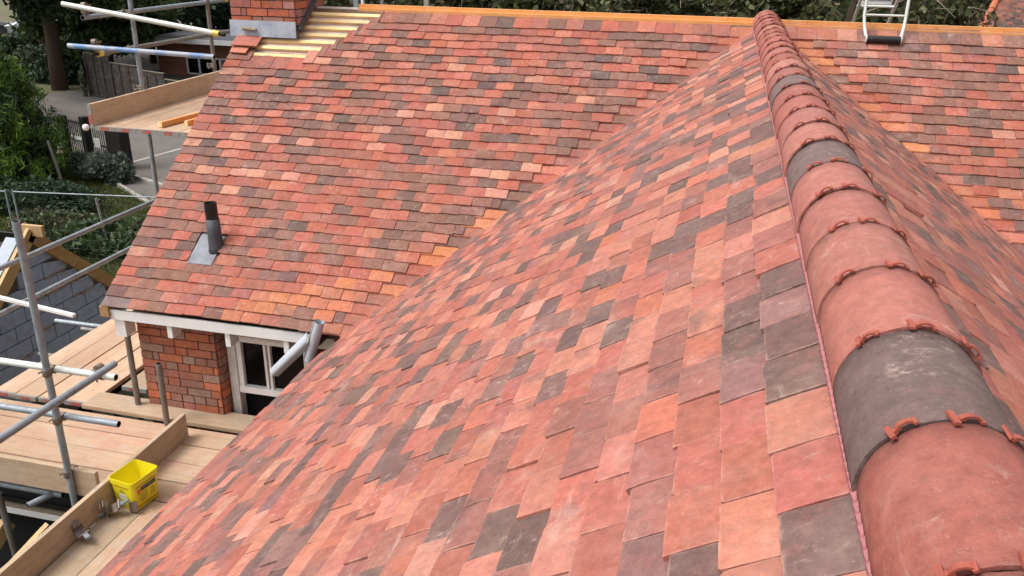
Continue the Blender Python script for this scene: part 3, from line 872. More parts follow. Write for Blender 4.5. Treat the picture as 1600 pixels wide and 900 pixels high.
# a white ball fitting at the platform corner
bm = bmesh.new(); bmesh.ops.create_uvsphere(bm, u_segments=12, v_segments=8, radius=.034, matrix=Matrix.Translation(rel((-6.36, -1.10, -1.17))))
me = bpy.data.meshes.new('corner_cap'); bm.to_mesh(me); bm.free(); me.materials.append(M['white_paint'])
o = bpy.data.objects.new('corner_cap', me); COL.objects.link(o); o.parent = sc; shade_auto(o)

# deck boards: each lies loose on the tubes
def board(label, a, b_, w_=.225, th=.038, mat='board_y', bands=(0,), group=None):
    a, b_ = Vector(a), Vector(b_); root = empty('scaffold_board', a); tag(root, label, 'scaffold board', group)
    mb = MB(); mb.bar(Vector((0, 0, 0)), b_-a, w_, th); o = mb.build('plank', M[mat], root, .003)
    d = (b_-a).normalized(); x = d.cross(Vector((0, 0, 1))).normalized()
    for e in bands:
        p0 = Vector((0, 0, 0)) if e == 0 else b_-a; dd = -d if e == 0 else d
        mb = MB(); mb.bar(p0-dd*.022, p0+dd*.0025, w_+.003, th+.003); mb.build('end_band', M['white_band'], root)
        mb = MB(); c = p0+dd*.0035; s_ = w_*.38
        mb.bar(c-x*s_/2, c+x*s_/2, .004, th*.9); mb.build('end_band', M['red_band'], root)['label'] = 'red painted middle of the end band'
    return root
G1 = 'boards of the deck beside the block wall'
ordn = ['outermost', 'second from the block wall', 'third from the block wall', 'innermost']
for i, (xc, y0) in enumerate(((-6.215, -2.86), (-5.985, -2.87), (-5.745, -2.86), (-5.49, -2.84))):
    board('red-ended scaffold board, ' + ordn[i] + ' on the deck beside block wall', (xc, y0, -3.18), (xc+random.uniform(-.01, .01), 1.9, -3.18), .222 if i < 3 else .25, group=G1)
board('short wide board end with red and white band left of the brick pier', (-5.175, -2.48, -3.19), (-5.19, 1.0, -3.19), .25, mat='board_grey_y')
board('weathered board lying crosswise in front of the brick pier', (-5.40, -2.76, -3.17), (-3.5, -2.76, -3.185), .24, mat='board_grey_x', bands=())
G2 = 'boards running crosswise under the toe board'
nm = ['farthest', 'second farthest', 'third', 'nearest']
for i, yc in enumerate((-3.02, -3.255, -3.485, -3.72)):
    board('pinkish crosswise scaffold board, ' + nm[i] + ' of the four passing under the toe board', (-7.2, yc, -3.215-.0015*i), (-3.2, yc, -3.215-.0015*i), .226, mat='board_x', bands=(), group=G2)
G3 = 'long boards beside the eaves under the yellow tub'
for i, xc in enumerate((-4.145, -3.91, -3.675)):
    board(['pale long board against the toe board, under the tub and couplers', 'long board between the tub and the tiled eaves, mostly hidden', 'long board hidden under the near eaves tiles'][i], (xc, -3.85, -3.217), (xc, -5.9, -3.217), .23, mat='board_grey_y' if i != 1 else 'board_y', bands=(), group=G3)
G4 = 'boards of the upper platform'
for i, xc in enumerate((-6.165, -5.93, -5.695, -5.46, -5.225)):
    board('pale board of the upper platform, ' + ['next to its toe board', 'second from its toe board', 'third from its toe board', 'fourth from its toe board', 'hidden behind the verge tiles'][i], (xc, -1.08, -1.175), (xc, 1.9, -1.175), .228, mat='board_y', group=G4)
for i, (x0, y0, z0, w_) in enumerate(((-5.63, -.95, -1.125, .05), (-5.44, -.80, -1.13, .04), (-5.36, -.75, -1.13, .04))):
    r = empty('timber_batten', (x0, y0, z0)); tag(r, ['orange treated batten lying outermost on the upper platform', 'orange treated batten, middle of three on the upper platform', 'orange treated batten nearest the verge on the upper platform'][i], 'timber batten')
    mb = MB(); mb.bar((0, 0, 0), (.28, 2.2, 0), w_, .05); mb.build('batten_length', M['batten'], r, .002)
    mb = MB(); mb.bar((-.0005, -.004, 0), (0, 0, 0), w_*.98, .049); mb.build('sawn_end', M['batten_pale'], r)

# white strip and tube left of the near post
r = empty('white_strip', (-6.4, -2.5, -2.42)); tag(r, 'thin white plastic strip sticking out in front of the grey block wall', 'strip')
mb = MB(); mb.bar((-.3, 0, .035), (.76, 0, -.085), .04, .028); mb.build('strip_length', M['white_paint'], r, .003)

# ------------------------------------------------------------ things on the boards
tub = empty('plastic_tub', (-4.140, -3.868, -3.196), rad(-9)); tag(tub, 'open yellow plastic tub with red and black print standing on the boards', 'tub')
def tubshell():
    n_ = 6; rc = .028
    def ring(hx, hy, z, r=rc):
        v = []
        for cx, cy, a0 in ((hx-r, hy-r, 0), (-hx+r, hy-r, 90), (-hx+r, -hy+r, 180), (hx-r, -hy+r, 270)):
            for q in range(n_+1):
                a = rad(a0+90*q/n_); v.append((cx+r*math.cos(a), cy+r*math.sin(a), z))
        return v
    H = .245
    prof = [(.096, .108, .0), (.099, .111, .006), (.106, .120, H-.045), (.1115, .1255, H-.044), (.1120, .1260, H-.022), (.114, .128, H-.021), (.115, .129, H), (.1115, .1255, H), (.104, .118, H-.05), (.096, .108, .012)]
    V_ = []; 
    for a in prof: V_ += ring(*a)
    k = 4*(n_+1); F_ = [(i*k+j, i*k+(j+1) % k, (i+1)*k+(j+1) % k, (i+1)*k+j) for i in range(len(prof)-1) for j in range(k)]
    F_ += [tuple(range(k))[::-1], tuple((len(prof)-1)*k+j for j in range(k))]
    mb = MB(); mb.add(V_, F_, smooth=True); o = mb.build('tub_body', M['yellow'], tub)
    md = o.modifiers.new('edge', 'EDGE_SPLIT'); md.split_angle = rad(35)
    return o
tubshell()
def decal(name, mat, side, u, v, w_, h_):
    """thin print on a tapered side of the tub: side 'f' faces -y, side 'r' faces +x"""
    t = (v)/.2*.0; z0, z1 = v-h_/2, v+h_/2
    V_ = []
    for z in (z0, z1):
        for s_ in (-1, 1):
            if side == 'f': V_.append((u+s_*w_/2, -(.111+(z-.006)/.195*.009)-.0012, z))
            else: V_.append(((.099+(z-.006)/.195*.007)+.0012, u+s_*w_/2, z))
    mb = MB(); mb.add(V_, [(0, 1, 3, 2)]); return mb.build(name, M[mat], tub)
decal('printed_line', 'print_red', 'f', 0, .185, .125, .006)
decal('white_sticker', 'print_white', 'f', -.005, .105, .058, .048); decal('sticker_mark', 'print_dark', 'f', -.005, .106, .046, .003); 
for i in range(5): decal('small_print', 'print_dark', 'f', random.uniform(-.01, .01), .165-.007*i, random.uniform(.03, .06), .0022)
decal('printed_line', 'print_red', 'r', 0, .188, .19, .007); decal('printed_line', 'print_red', 'r', 0, .030, .19, .007)
decal('logo_band', 'print_dark', 'r', .018, .157, .135, .034); decal('logo_disc', 'print_orange', 'r', -.070, .150, .034, .040)
for i in range(6): decal('logo_letter', 'print_white', 'r', -.030+i*.019, .158, .010, .016)
for i in range(7): decal('small_print', 'print_dark', 'r', -.035+random.uniform(-.004, .004), .122-.011*i, random.uniform(.05, .09), .003)
for i in range(5): decal('small_print', 'print_dark', 'r', .052, .118-.013*i, random.uniform(.03, .05), .003)

def loose_coupler(loc, rot, label, kind=0):
    r = empty('scaffold_coupler', loc); r.rotation_euler = rot; tag(r, label, 'coupler', 'loose scaffold couplers on the board'); r.scale = (1.4,)*3; r.location.z += .012
    # two half bands (open C shapes) back to back, flaps, bolts and nuts
    for sgn, turn in ((1, 0), (-1, rad(90))) if kind == 0 else ((1, 0),):
        seg = 12; V_ = []; a0, a1 = rad(-120), rad(120)
        Rt = Matrix.Rotation(turn, 3, 'Y')
        for yy in (-.026, .026):
            for rr in (.034, .0275):
                for q in range(seg+1):
                    a = a0+(a1-a0)*q/seg; V_.append(Rt @ Vector((math.sin(a)*rr, yy, 0)) + Vector((0, 0, sgn*.034)) - (Rt @ Vector((0, 0, 0))) + Vector((0, 0, -sgn*math.cos(a)*rr)))
        w_ = seg+1; F_ = []
        for i in range(seg): F_ += [(i, i+1, 2*w_+i+1, 2*w_+i), (w_+i+1, w_+i, 3*w_+i, 3*w_+i+1), (i+1, i, w_+i, w_+i+1), (2*w_+i, 2*w_+i+1, 3*w_+i+1, 3*w_+i)]
        F_ += [(0, 2*w_, 3*w_, w_), (seg, w_+seg, 3*w_+seg, 2*w_+seg)]
        mb = MB(); mb.add(V_, F_); mb.build('band', M['coupler'], r)
        mb = MB(); mb.tube(Rt @ Vector((.030, 0, sgn*.03)), Rt @ Vector((.040, .0, sgn*.03)) + Vector((.03, 0, sgn*.045)), .006, 8)
        mb.box(Rt @ Vector((.045, 0, sgn*.045)), (.024, .022, .018)); mb.build('bolt', M['galv'], r)
        mb = MB(); mb.box(Rt @ Vector((-.036, 0, sgn*.048)), (.026, .04, .008), Matrix.Rotation(.5, 3, 'Y')); mb.build('flap', M['coupler'], r)
    return r
loose_coupler((-4.20, -4.08, -3.150), (.4, .3, .8), 'rusty grey scaffold coupler with blue nut lying just below the yellow tub')
loose_coupler((-4.12, -3.985, -3.165), (1.5, .2, 1.9), 'scaffold coupler half under the bottom edge of the yellow tub', 1)
loose_coupler((-4.235, -4.34, -3.165), (.2, .5, -.3), 'half clamp coupler lying on its own farthest from the yellow tub', 1)

# ============================================================ BLOCK BUILDING LEFT
ext = empty('block_extension', (-9, .6, -6.1)); tag(ext, 'unfinished grey block gable with bare timber rafters behind the left scaffold boards', 'extension')
EO = ext.location
XW = -9.0
def gz(y): return -3.16 - abs(y-.62)*.885
core = MB()
pts = [(XW-.03, -4.2, zg), (XW-.03, 3.6, zg), (XW-.03, 3.6, gz(3.6)), (XW-.03, .62, gz(.62)), (XW-.03, -4.2, gz(-4.2))]
b2 = [(x-.18, y, z) for x, y, z in pts]
core.add([Vector(p)-EO for p in pts+b2], [(0, 1, 2, 3, 4), (9, 8, 7, 6, 5)] + [(i, 5+i, 5+(i+1) % 5, (i+1) % 5) for i in range(5)])
corew = core.build('block_wall', M['blockmortar'], ext)
R = random.Random(31)
for r_ in range(14):
    z0 = -6.02 + .225*r_
    y = -4.1 + (.225 if r_ % 2 else 0)
    while y < 3.4:
        y1 = y+.44; a, b_ = y, y1
        # clip by the gable slope
        top = z0+.215
        if gz((a+b_)/2) > z0+.05 and z0 > -5.4:
            za, zb = min(top, gz(a)-.01), min(top, gz(b_)-.01); 
            if min(za, zb) > z0+.01:
                t = (.5, .5, .5, 0); V_ = []
                pr = R.uniform(.0, .008)
                for x in (XW-.05, XW+.004+pr): V_ += [(x, a+.008, z0+.008), (x, b_-.008, z0+.008), (x, b_-.008, zb), (x, a+.008, za)]
                mb = MB(); mb.add([Vector(p)-EO for p in V_], [(0, 3, 2, 1), (4, 5, 6, 7), (0, 1, 5, 4), (1, 2, 6, 5), (2, 3, 7, 6), (3, 0, 4, 7)])
                mb.build('block', M['block'], corew, .004)
            if R.random() < .30 and min(za, zb) > z0+.1:
                mb = MB(); yy = a
                while yy < b_-.06:
                    l = R.uniform(.03, .09); mb.box(Vector((XW+.012, yy+l/2, z0+R.uniform(-.004, .010)))-EO, (.026, l, R.uniform(.012, .028)), jit=.008); yy += l*R.uniform(.8, 1.6)
                mb.build('squeezed_mortar', M['sandy'], corew)
        y = y1
def raf(name, a, b_, w_, h_, mat):
    mb = MB(); mb.bar(Vector(a)-EO, Vector(b_)-EO, w_, h_); return mb.build(name, M[mat], ext, .004)
raf('rafter', (XW+.03, .60, -3.10), (XW+.03, 3.6, -5.76), .05, .17, 'rafter')
raf('rafter', (XW+.03, .66, -3.07), (XW+.03, -3.6, -6.8), .05, .17, 'rafter_pale')
raf('rafter', (XW-.75, .60, -3.02), (XW-.75, -3.6, -6.7), .05, .15, 'rafter_pale')
raf('ridge_beam', (XW+.22, .66, -3.05), (XW-.10, .66, -3.05), .05, .15, 'rafter_pale')
for x in (XW-.12, XW-.86):
    mb = MB(); mb.bar(Vector((x, .50, -3.13))-EO, Vector((x, -1.2, -4.62))-EO, .20, .05); mb.build('insulation_board', M['insul'], ext)
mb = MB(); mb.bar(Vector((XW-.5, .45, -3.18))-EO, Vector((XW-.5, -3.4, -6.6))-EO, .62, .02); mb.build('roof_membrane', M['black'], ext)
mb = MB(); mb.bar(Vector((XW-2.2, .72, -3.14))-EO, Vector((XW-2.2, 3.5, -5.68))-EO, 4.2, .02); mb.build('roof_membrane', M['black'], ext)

# lower roof space under the boards
low = empty('lower_roof', (-5.2, -4.2, -4.3)); tag(low, 'open lower roof with white fascia, black gutter and painted-dark space beneath the front scaffold boards', 'lower roof')
LO = low.location
def lowp(name, c, d, mat, R_=None, bev=.003):
    mb = MB(); mb.box(Vector(c)-LO, d, R_); return mb.build(name, M[mat], low, bev)
mb = MB(); seg = 10; V_ = []
for x in (-6.8, -4.5):
    for rr in (.07, .062):
        for q in range(seg+1): a = math.pi+math.pi*q/seg; V_.append(Vector((x, -3.62+math.cos(a)*rr, -3.55+math.sin(a)*rr*1.3))-LO)
w_ = seg+1; mb.add(V_, [(i, i+1, 2*w_+i+1, 2*w_+i) for i in range(seg)]+[(w_+i+1, w_+i, 3*w_+i, 3*w_+i+1) for i in range(seg)], smooth=True); mb.build('gutter', M['black'], low)
lowp('black_fascia', (-5.6, -3.54, -3.52), (2.4, .02, .24), 'black')
lowp('white_fascia', (-5.6, -3.66, -3.70), (2.4, .03, .055), 'white_paint')
lowp('sand_line', (-5.6, -3.645, -3.655), (2.4, .05, .03), 'sandy')
mb = MB(); mb.bar(Vector((-4.98, -3.85, -3.62))-LO, Vector((-5.35, -4.75, -4.15))-LO, .05, .12); mb.build('truss_timber', M['rafter_pale'], low, .003)
mb = MB(); mb.bar(Vector((-5.5, -3.75, -3.75))-LO, Vector((-5.7, -4.9, -4.6))-LO, .05, .12); mb.build('truss_timber', M['rafter_pale'], low, .003)
lowp('shade_sheet_floor', (-6.2, -4.4, -4.62), (5.0, 5.4, .05), 'shade_black')  # this and the next two: added near-black sheets, painted shade under the boards
lowp('shade_sheet_back', (-5.5, -3.46, -4.1), (3.4, .04, 1.1), 'shade_black')
lowp('shade_sheet_side', (-2.95, -4.6, -3.95), (.04, 5.0, 1.3), 'shade_black')

# ============================================================ LADDER ON THE RIDGE
lad = empty('roof_ladder', (.97, 0, .05)); tag(lad, 'white aluminium roof ladder hooked over the ridge, ending in a black roller', 'ladder')
LOo = lad.location
for x in (.815, 1.125):
    mb = MB(); s_ = 1 if x > 1 else -1
    pts = [(x-s_*.02, -.205, -.115), (x-s_*.012, -.19, -.095), (x+s_*.004, -.135, -.02), (x+s_*.012, -.10, .06), (x+s_*.012, -.09, .20), (x+s_*.01, -.06, .31), (x+s_*.01, .02, .37), (x, .12, .36), (x, .30, .20), (x, 1.9, -1.10)]
    mb.path([Vector(p)-LOo for p in pts], .0135, 10); mb.build('hook_rail', M['alu'], lad)
mb = MB(); mb.tube(Vector((.815, -.098, .062))-LOo, Vector((1.13, -.098, .062))-LOo, .009, 10); mb.build('rung', M['alu'], lad)
for i in range(6):
    mb = MB(); mb.tube(Vector((.80, .42+.25*i, .10-.203*i))-LOo, Vector((1.14, .42+.25*i, .10-.203*i))-LOo, .012, 10); mb.build('rung', M['alu'], lad)
mb = MB(); mb.tube(Vector((.835, -.215, -.125))-LOo, Vector((1.105, -.215, -.125))-LOo, .030, 20); mb.build('roller', M['rubber'], lad)
for x in (.828, 1.106):
    mb = MB(); mb.tube(Vector((x, -.215, -.125))-LOo, Vector((x+.008, -.215, -.125))-LOo, .031, 16); mb.build('roller_cap', M['alu'], lad)

# ============================================================ GROUND
GZ = zg
def sheet(name, pts, z, mat, kind='structure', th=.0):
    mb = MB()
    if th:
        k = len(pts); mb.add([(x, y, z) for x, y in pts]+[(x, y, z-th) for x, y in pts], [tuple(range(k))] + [(i, k+i, k+(i+1) % k, (i+1) % k) for i in range(k)])
    else: mb.add([(x, y, z) for x, y in pts], [tuple(range(len(pts)))])
    return tag(mb.build(name, M[mat]), kind=kind)
sheet('ground', [(-260, -120), (160, -120), (160, 260), (-260, 260)], GZ, 'soil')
sheet('driveway', [(-17.6, 13.25), (-15.3, 12.2), (-8, 8.8), (-2, 12), (-8, 34), (-34, 44), (-36, 36), (-25.5, 24.5), (-28.5, 24.5), (-30, 22), (-22, 16.2)], GZ+.02, 'asphalt')
sheet('road', [(-70, 30), (-30, 56), (-34, 62), (-76, 36)], GZ+.05, 'asphalt')
sheet('footpath', [(-17.55, 12.95), (-17.35, 12.5), (-15.2, 11.0), (-14, 10.2), (-13.2, 11.2), (-15.1, 12.05)], GZ+.03, 'asphalt')
sheet('kerb', [(-17.75, 13.3), (-17.65, 13.15), (-15.2, 12.0), (-11, 10.0), (-10.9, 10.12), (-15.2, 12.15)], GZ+.11, 'kerb', th=.12)
sheet('kerb', [(-17.4, 12.5), (-17.3, 12.36), (-15.4, 11.0), (-12, 8.7), (-11.9, 8.85), (-15.4, 11.15)], GZ+.10, 'kerb', th=.10)
sheet('road_marking', [(-18.05, 13.9), (-17.95, 13.85), (-17.1, 18.2), (-17.25, 18.3)], GZ+.028, 'roadpaint')

# ------------------------------------------------------------ foliage
def leaves(centers, radii, n, size, pal, rng, elong=1.6, dark_in=None, up=.0, shell=.55):
    """n small leaf faces spread through clumps; returns (verts, faces, tints)"""
    C_ = np.array(centers); Rr = np.array(radii); k = len(C_)
    vol = Rr.prod(axis=1) if Rr.ndim == 2 else Rr**3
    idx = rng.choice(k, n, p=(vol**.7)/(vol**.7).sum())
    d = rng.normal(size=(n, 3)); d /= np.linalg.norm(d, axis=1)[:, None]
    r = shell + (1-shell)*rng.random(n)**.7; r *= rng.normal(1, .10, n)
    R3 = Rr[idx] if Rr.ndim == 2 else np.repeat(Rr[idx][:, None], 3, 1)
    P = C_[idx] + d*r[:, None]*R3
    a = rng.normal(size=(n, 3)); a[:, 2] += up; a /= np.linalg.norm(a, axis=1)[:, None]
    b_ = np.cross(a, rng.normal(size=(n, 3))); b_ /= np.linalg.norm(b_, axis=1)[:, None]
    s = size*rng.choice([.55, .8, 1.0, 1.5], n)[:, None]*rng.uniform(.8, 1.2, n)[:, None]
    V_ = np.stack([P-a*s*elong*.5, P+b_*s*.5, P+a*s*elong*.5, P-b_*s*.5], 1).reshape(-1, 3)
    F_ = np.arange(4*n).reshape(n, 4)
    pc = np.array([c for c, _ in pal]); pw = np.array([w_ for _, w_ in pal], float); pw /= pw.sum()
    ck = pc[rng.choice(len(pc), k, p=pw)]; cl = pc[rng.choice(len(pc), n, p=pw)]
    t = .5*ck[idx]+.5*cl; t = t*rng.uniform(.7, 1.35, n)[:, None]
    return V_, F_, np.concatenate([t, np.ones((n, 1))], 1)
GREEN = [((.055, .090, .030), 3), ((.038, .062, .026), 3), ((.085, .12, .045), 2), ((.13, .16, .075), 1)]
DEEP = [((.028, .050, .026), 3), ((.040, .065, .035), 3), ((.065, .095, .050), 1.3), ((.10, .12, .08), .5)]
OLIVE = [((.10, .115, .045), 3), ((.065, .08, .032), 3), ((.16, .165, .075), 2), ((.13, .09, .055), 2), ((.03, .045, .018), 3)]
BRIGHT = [((.13, .22, .030), 3), ((.20, .30, .045), 2), ((.05, .095, .022), 3), ((.03, .06, .018), 2)]
GREY = [((.16, .19, .15), 3), ((.10, .13, .10), 2), ((.07, .09, .07), 1)]
def tree(label, x, y, h, cr, n, leaf, pal, cat='tree', name='broadleaf_tree', group=None, zc=None, seed=0, clumps=26, flat=.8, trunk_r=.16, lean=(0, 0), twigs=0, base=.0, shell=.35):
    rng = np.random.default_rng(seed+100); R = random.Random(seed)
    root = empty(name, (x, y, GZ)); tag(root, label, cat, group)
    ch = zc if zc is not None else h-cr*flat
    mb = MB(); top = Vector((lean[0], lean[1], ch))
    pts = [Vector((0, 0, -.1)), Vector((lean[0]*.2+R.uniform(-.1, .1), lean[1]*.2, ch*.35)), Vector((lean[0]*.6+R.uniform(-.15, .15), lean[1]*.6, ch*.7)), top]
    mb.path(pts, [trunk_r*1.25, trunk_r, trunk_r*.8, trunk_r*.45], 9); mb.build('trunk', M['bark'], root)
    cen, rd = [], []
    for i in range(clumps):
        while True:
            p = Vector((R.uniform(-1, 1), R.uniform(-1, 1), R.uniform(-1, 1)))
            if .35 < p.length < 1: break
        c = top + Vector((p.x*cr, p.y*cr, p.z*cr*flat)); c.z = max(c.z, base+.3)
        cen.append(c); q = R.uniform(.22, .42)*cr; rd.append((q, q, q*.8))
    mb = MB()
    for i in range(min(9, clumps)):
        s = pts[1].lerp(pts[3], R.uniform(.2, .95)); c = Vector(cen[i]); mid = s.lerp(c, .5)+Vector((0, 0, .1*cr))
        mb.path([s, mid, c], [trunk_r*.45, trunk_r*.25, trunk_r*.08], 6)
    for i in range(twigs):
        c = Vector(R.choice(cen)); e = c + Vector((R.gauss(0, 1), R.gauss(0, 1), R.gauss(.2, .7))).normalized()*R.uniform(.5, 1.2)
        mb.path([c, c.lerp(e, .5)+Vector((0, 0, .08)), e], [.014, .011, .006], 4)
    mb.build('limb', M['bark'] if not twigs else M['twig'], root)
    V_, F_, T_ = leaves(cen, rd, n, leaf, pal, rng, shell=shell)
    from_np('crown', V_, F_, T_, M['leaf'], root)
    return root
M['twig'] = simple('pale_twig', (.34, .27, .20), .9, var=.4)
def shrub(label, x, y, rx_, ry_, h, n, leaf, pal, name='shrub', cat='shrub', seed=0, group=None, z=GZ, elong=1.6, up=0, clumps=14, shell=.3, rotz=0):
    rng = np.random.default_rng(seed+500); R = random.Random(seed+3)
    root = empty(name, (x, y, z), rotz); tag(root, label, cat, group)
    cen, rd = [], []
    for i in range(clumps):
        a = R.uniform(0, 2*math.pi); q = math.sqrt(R.random())*.8
        zz = R.uniform(.15, .75)*h*(1-.5*q*q)
        cen.append((math.cos(a)*q*rx_, math.sin(a)*q*ry_, zz)); s = R.uniform(.25, .45); rd.append((rx_*s, ry_*s, h*s*.8))
    V_, F_, T_ = leaves(cen, rd, n, leaf, pal, rng, elong=elong, up=up, shell=shell)
    from_np('foliage', V_, F_, T_, M['leaf'], root)
    mb = MB()
    for i in range(5):
        c = Vector(R.choice(cen)); mb.path([Vector((R.uniform(-.1, .1), R.uniform(-.1, .1), -.05)), c*.5+Vector((0, 0, .1)), c], [.03, .02, .008], 5)
    mb.build('stem', M['bark'], root)
    return root

# bright conifer at the left edge
def conifer(label, x, y, h, r0, n, pal, seed, name='conifer'):
    rng = np.random.default_rng(seed); root = empty(name, (x, y, GZ)); tag(root, label, 'conifer')
    mb = MB(); mb.path([(0, 0, 0), (0, 0, h*.9)], [.14, .03], 8); mb.build('trunk', M['bark'], root)
    nb = 340; t = rng.random(nb)**.9; ang = rng.random(nb)*2*np.pi
    rr = r0*(1-t**1.6)*rng.uniform(.65, 1.05, nb)+.15
    cen = np.stack([np.cos(ang)*rr, np.sin(ang)*rr, t*h*.97+.05], 1)
    q = rng.uniform(.16, .34, nb); rd = np.stack([q*1.1, q*1.1, q*1.5], 1)
    V_, F_, T_ = leaves(cen, rd, n, .030, pal, rng, elong=5.5, up=1.2, shell=.1)
    from_np('crown', V_, F_, T_, M['leaf'], root)
    cen2 = cen*np.array([.72, .72, .95]); V_, F_, T_ = leaves(cen2, rd*1.5, n//4, .12, DEEP, rng, elong=2.5, up=.8, shell=.1)
    from_np('inner_foliage', V_, F_, T_, M['leaf'], root)
conifer('bright green feathery conifer at the left edge of the garden', -19.9, 10.8, 4.7, 2.2, 46000, BRIGHT, 1)
conifer('darker conifer behind the bright one at the left edge', -22.6, 11.6, 4.6, 2.4, 22000, GREEN, 2)

# trees in the upper left, beyond fence and road
TG = 'trees beyond the dark fence'
for i, (x, y, h, cr, n, pal, lb, kw) in enumerate((
    (-29.3, 24.9, 9.0, 3.6, 15000, DEEP, 'tall dark tree with a bare brown trunk left of the fence', dict(zc=6.3, trunk_r=.30)),
    (-28.6, 27.6, 7.5, 2.9, 15000, GREEN, 'dark leafy tree right behind the left end of the fence', dict(zc=3.4, trunk_r=.22)),
    (-30.5, 30.0, 6.5, 2.3, 13000, GREEN, 'mid green tree filling the gap above the middle of the fence', dict(zc=3.0)),
    (-30.5, 33.5, 8.5, 4.0, 15000, DEEP, 'dark broad tree left behind the flat roofed brick building', dict(zc=4.0)),
    (-25.5, 38.5, 8.5, 4.2, 15000, GREEN, 'leafy tree standing directly behind the flat roofed brick building', dict(zc=3.8)),
    (-19.5, 37.0, 8.0, 3.6, 14000, DEEP, 'dark tree between the brick building and the chimney', dict(zc=4.0)),
    (-36.0, 32.0, 8.5, 3.6, 12000, DEEP, 'dark tree overhanging the parked car', dict(zc=6.3, trunk_r=.25)),
    (-28.0, 17.0, 9.0, 2.6, 12000, DEEP, 'dark tree hanging over the conifer at the top left corner', dict(zc=5.0, trunk_r=.2)),
    (-16.5, 29.5, 7.5, 3.2, 11000, DEEP, 'dark tree hidden behind the brick chimney', dict(zc=3.6)),
    )):
    tree(lb, x, y, h, cr, n, .17, pal, group=TG, seed=20+i, **kw)
mb = MB(); R = random.Random(2)

# hedge of brambles and small trees behind the ridge
HG = 'small trees and brambles behind the main ridge'
hl = ['behind the left end of the ridge board', 'left of the middle of the ridge board', 'above the long middle of the ridge board', 'right of the middle of the ridge board', 'just left of the ridge tiles', 'behind the ridge tiles end', 'behind the roof ladder', 'right of the roof ladder', 'left of the neighbouring tiled roof', 'behind the neighbouring tiled roof', 'beyond the chimney']
for i, (x, y) in enumerate(((-8.6, 15.2), (-6.4, 13.4), (-4.4, 14.6), (-2.6, 13.0), (-.7, 14.4), (1.0, 13.0), (2.2, 14.6), (3.1, 13.6), (4.4, 20.5), (9.5, 36.0), (-10.8, 16.5))):
    tree('olive green brambly small tree with pale twigs, ' + hl[i], x, y, 6.6, 1.9, 15000, .095, OLIVE, name='small_tree', group=HG, zc=4.9, seed=60+i, clumps=40, twigs=260, trunk_r=.1, flat=.95, shell=.2)
shrub('dense dark undergrowth behind the main ridge', -1.5, 17.5, 13, 2.2, 5.6, 22000, .16, DEEP, name='hedge', cat='hedge', seed=77, clumps=60)

# low planting in the garden
shrub('grey-green leafy shrub in front of the black gate', -17.55, 12.1, .85, .6, 1.0, 5000, .06, GREY, seed=1)
shrub('smaller grey-green shrub beside the dark brick post', -16.75, 12.2, .5, .4, .9, 2500, .06, GREY, seed=2)
shrub('dark ivy bank beneath the conifer', -17.6, 9.4, 2.4, 1.0, .9, 12000, .07, DEEP, seed=3, clumps=30)
shrub('dark green bank of bushes behind the wire fence', -15.4, 8.1, 1.3, .7, .6, 5000, .065, GREEN+OLIVE, seed=4, clumps=24)
shrub('feathery dark green bush above the brown rafter', -13.2, 7.3, 1.3, 1.0, .85, 12000, .05, GREEN, seed=5, elong=3.5, up=.8, clumps=26)
shrub('low green bush by the verge of the roof', -12.4, 8.2, .8, .7, .5, 5000, .05, GREEN, seed=6, elong=3.2, up=.8, clumps=22)
shrub('low shadowed bush left of the unfinished gable', -15.0, 5.9, 1.6, .9, .8, 8000, .06, DEEP, seed=7, clumps=20)
shrub('dark bushes around the bare brown trunk left of the fence', -31.5, 27.3, 2.6, 1.6, 1.9, 11000, .13, DEEP, seed=41, clumps=24)
shrub('low dark hedge in front of the parked silver car', -39.5, 35.5, 4.5, 1.4, 1.5, 12000, .15, DEEP+GREEN, name='hedge', cat='hedge', seed=42, clumps=30, rotz=.6)
shrub('small bush growing beside the brick outbuilding', -20.6, 27.3, 1.1, .9, 2.2, 5000, .09, GREEN, seed=8)
def grass(name, x0, x1, y0, y1, n, seed, inside=None):
    rng = np.random.default_rng(seed); X = rng.uniform(x0, x1, n); Y = rng.uniform(y0, y1, n)
    k = (Y < 13.1 - .46*(X+17.6)-.9) if inside is None else inside(X, Y)
    X, Y = X[k], Y[k]; n = len(X)
    a = rng.uniform(0, np.pi, n); h = rng.uniform(.05, .16, n); w_ = .014
    dx, dy = np.cos(a)*w_, np.sin(a)*w_; lx, ly = rng.normal(0, .04, n), rng.normal(0, .04, n)
    Z = np.full(n, GZ)
    V_ = np.stack([np.stack([X-dx, Y-dy, Z], 1), np.stack([X+dx, Y+dy, Z], 1), np.stack([X+lx, Y+ly, Z+h], 1)], 1).reshape(-1, 3)
    pc = np.array([(.10, .13, .035), (.16, .16, .06), (.06, .09, .02)]); T_ = pc[rng.choice(3, n)]*rng.uniform(.7, 1.3, n)[:, None]
    o = from_np(name, V_, np.arange(3*n).reshape(n, 3), np.concatenate([T_, np.ones((n, 1))], 1), M['leaf']); o['kind'] = 'stuff'
    return o
grass('grass', -19, -9.5, 5, 12.8, 60000, 9)

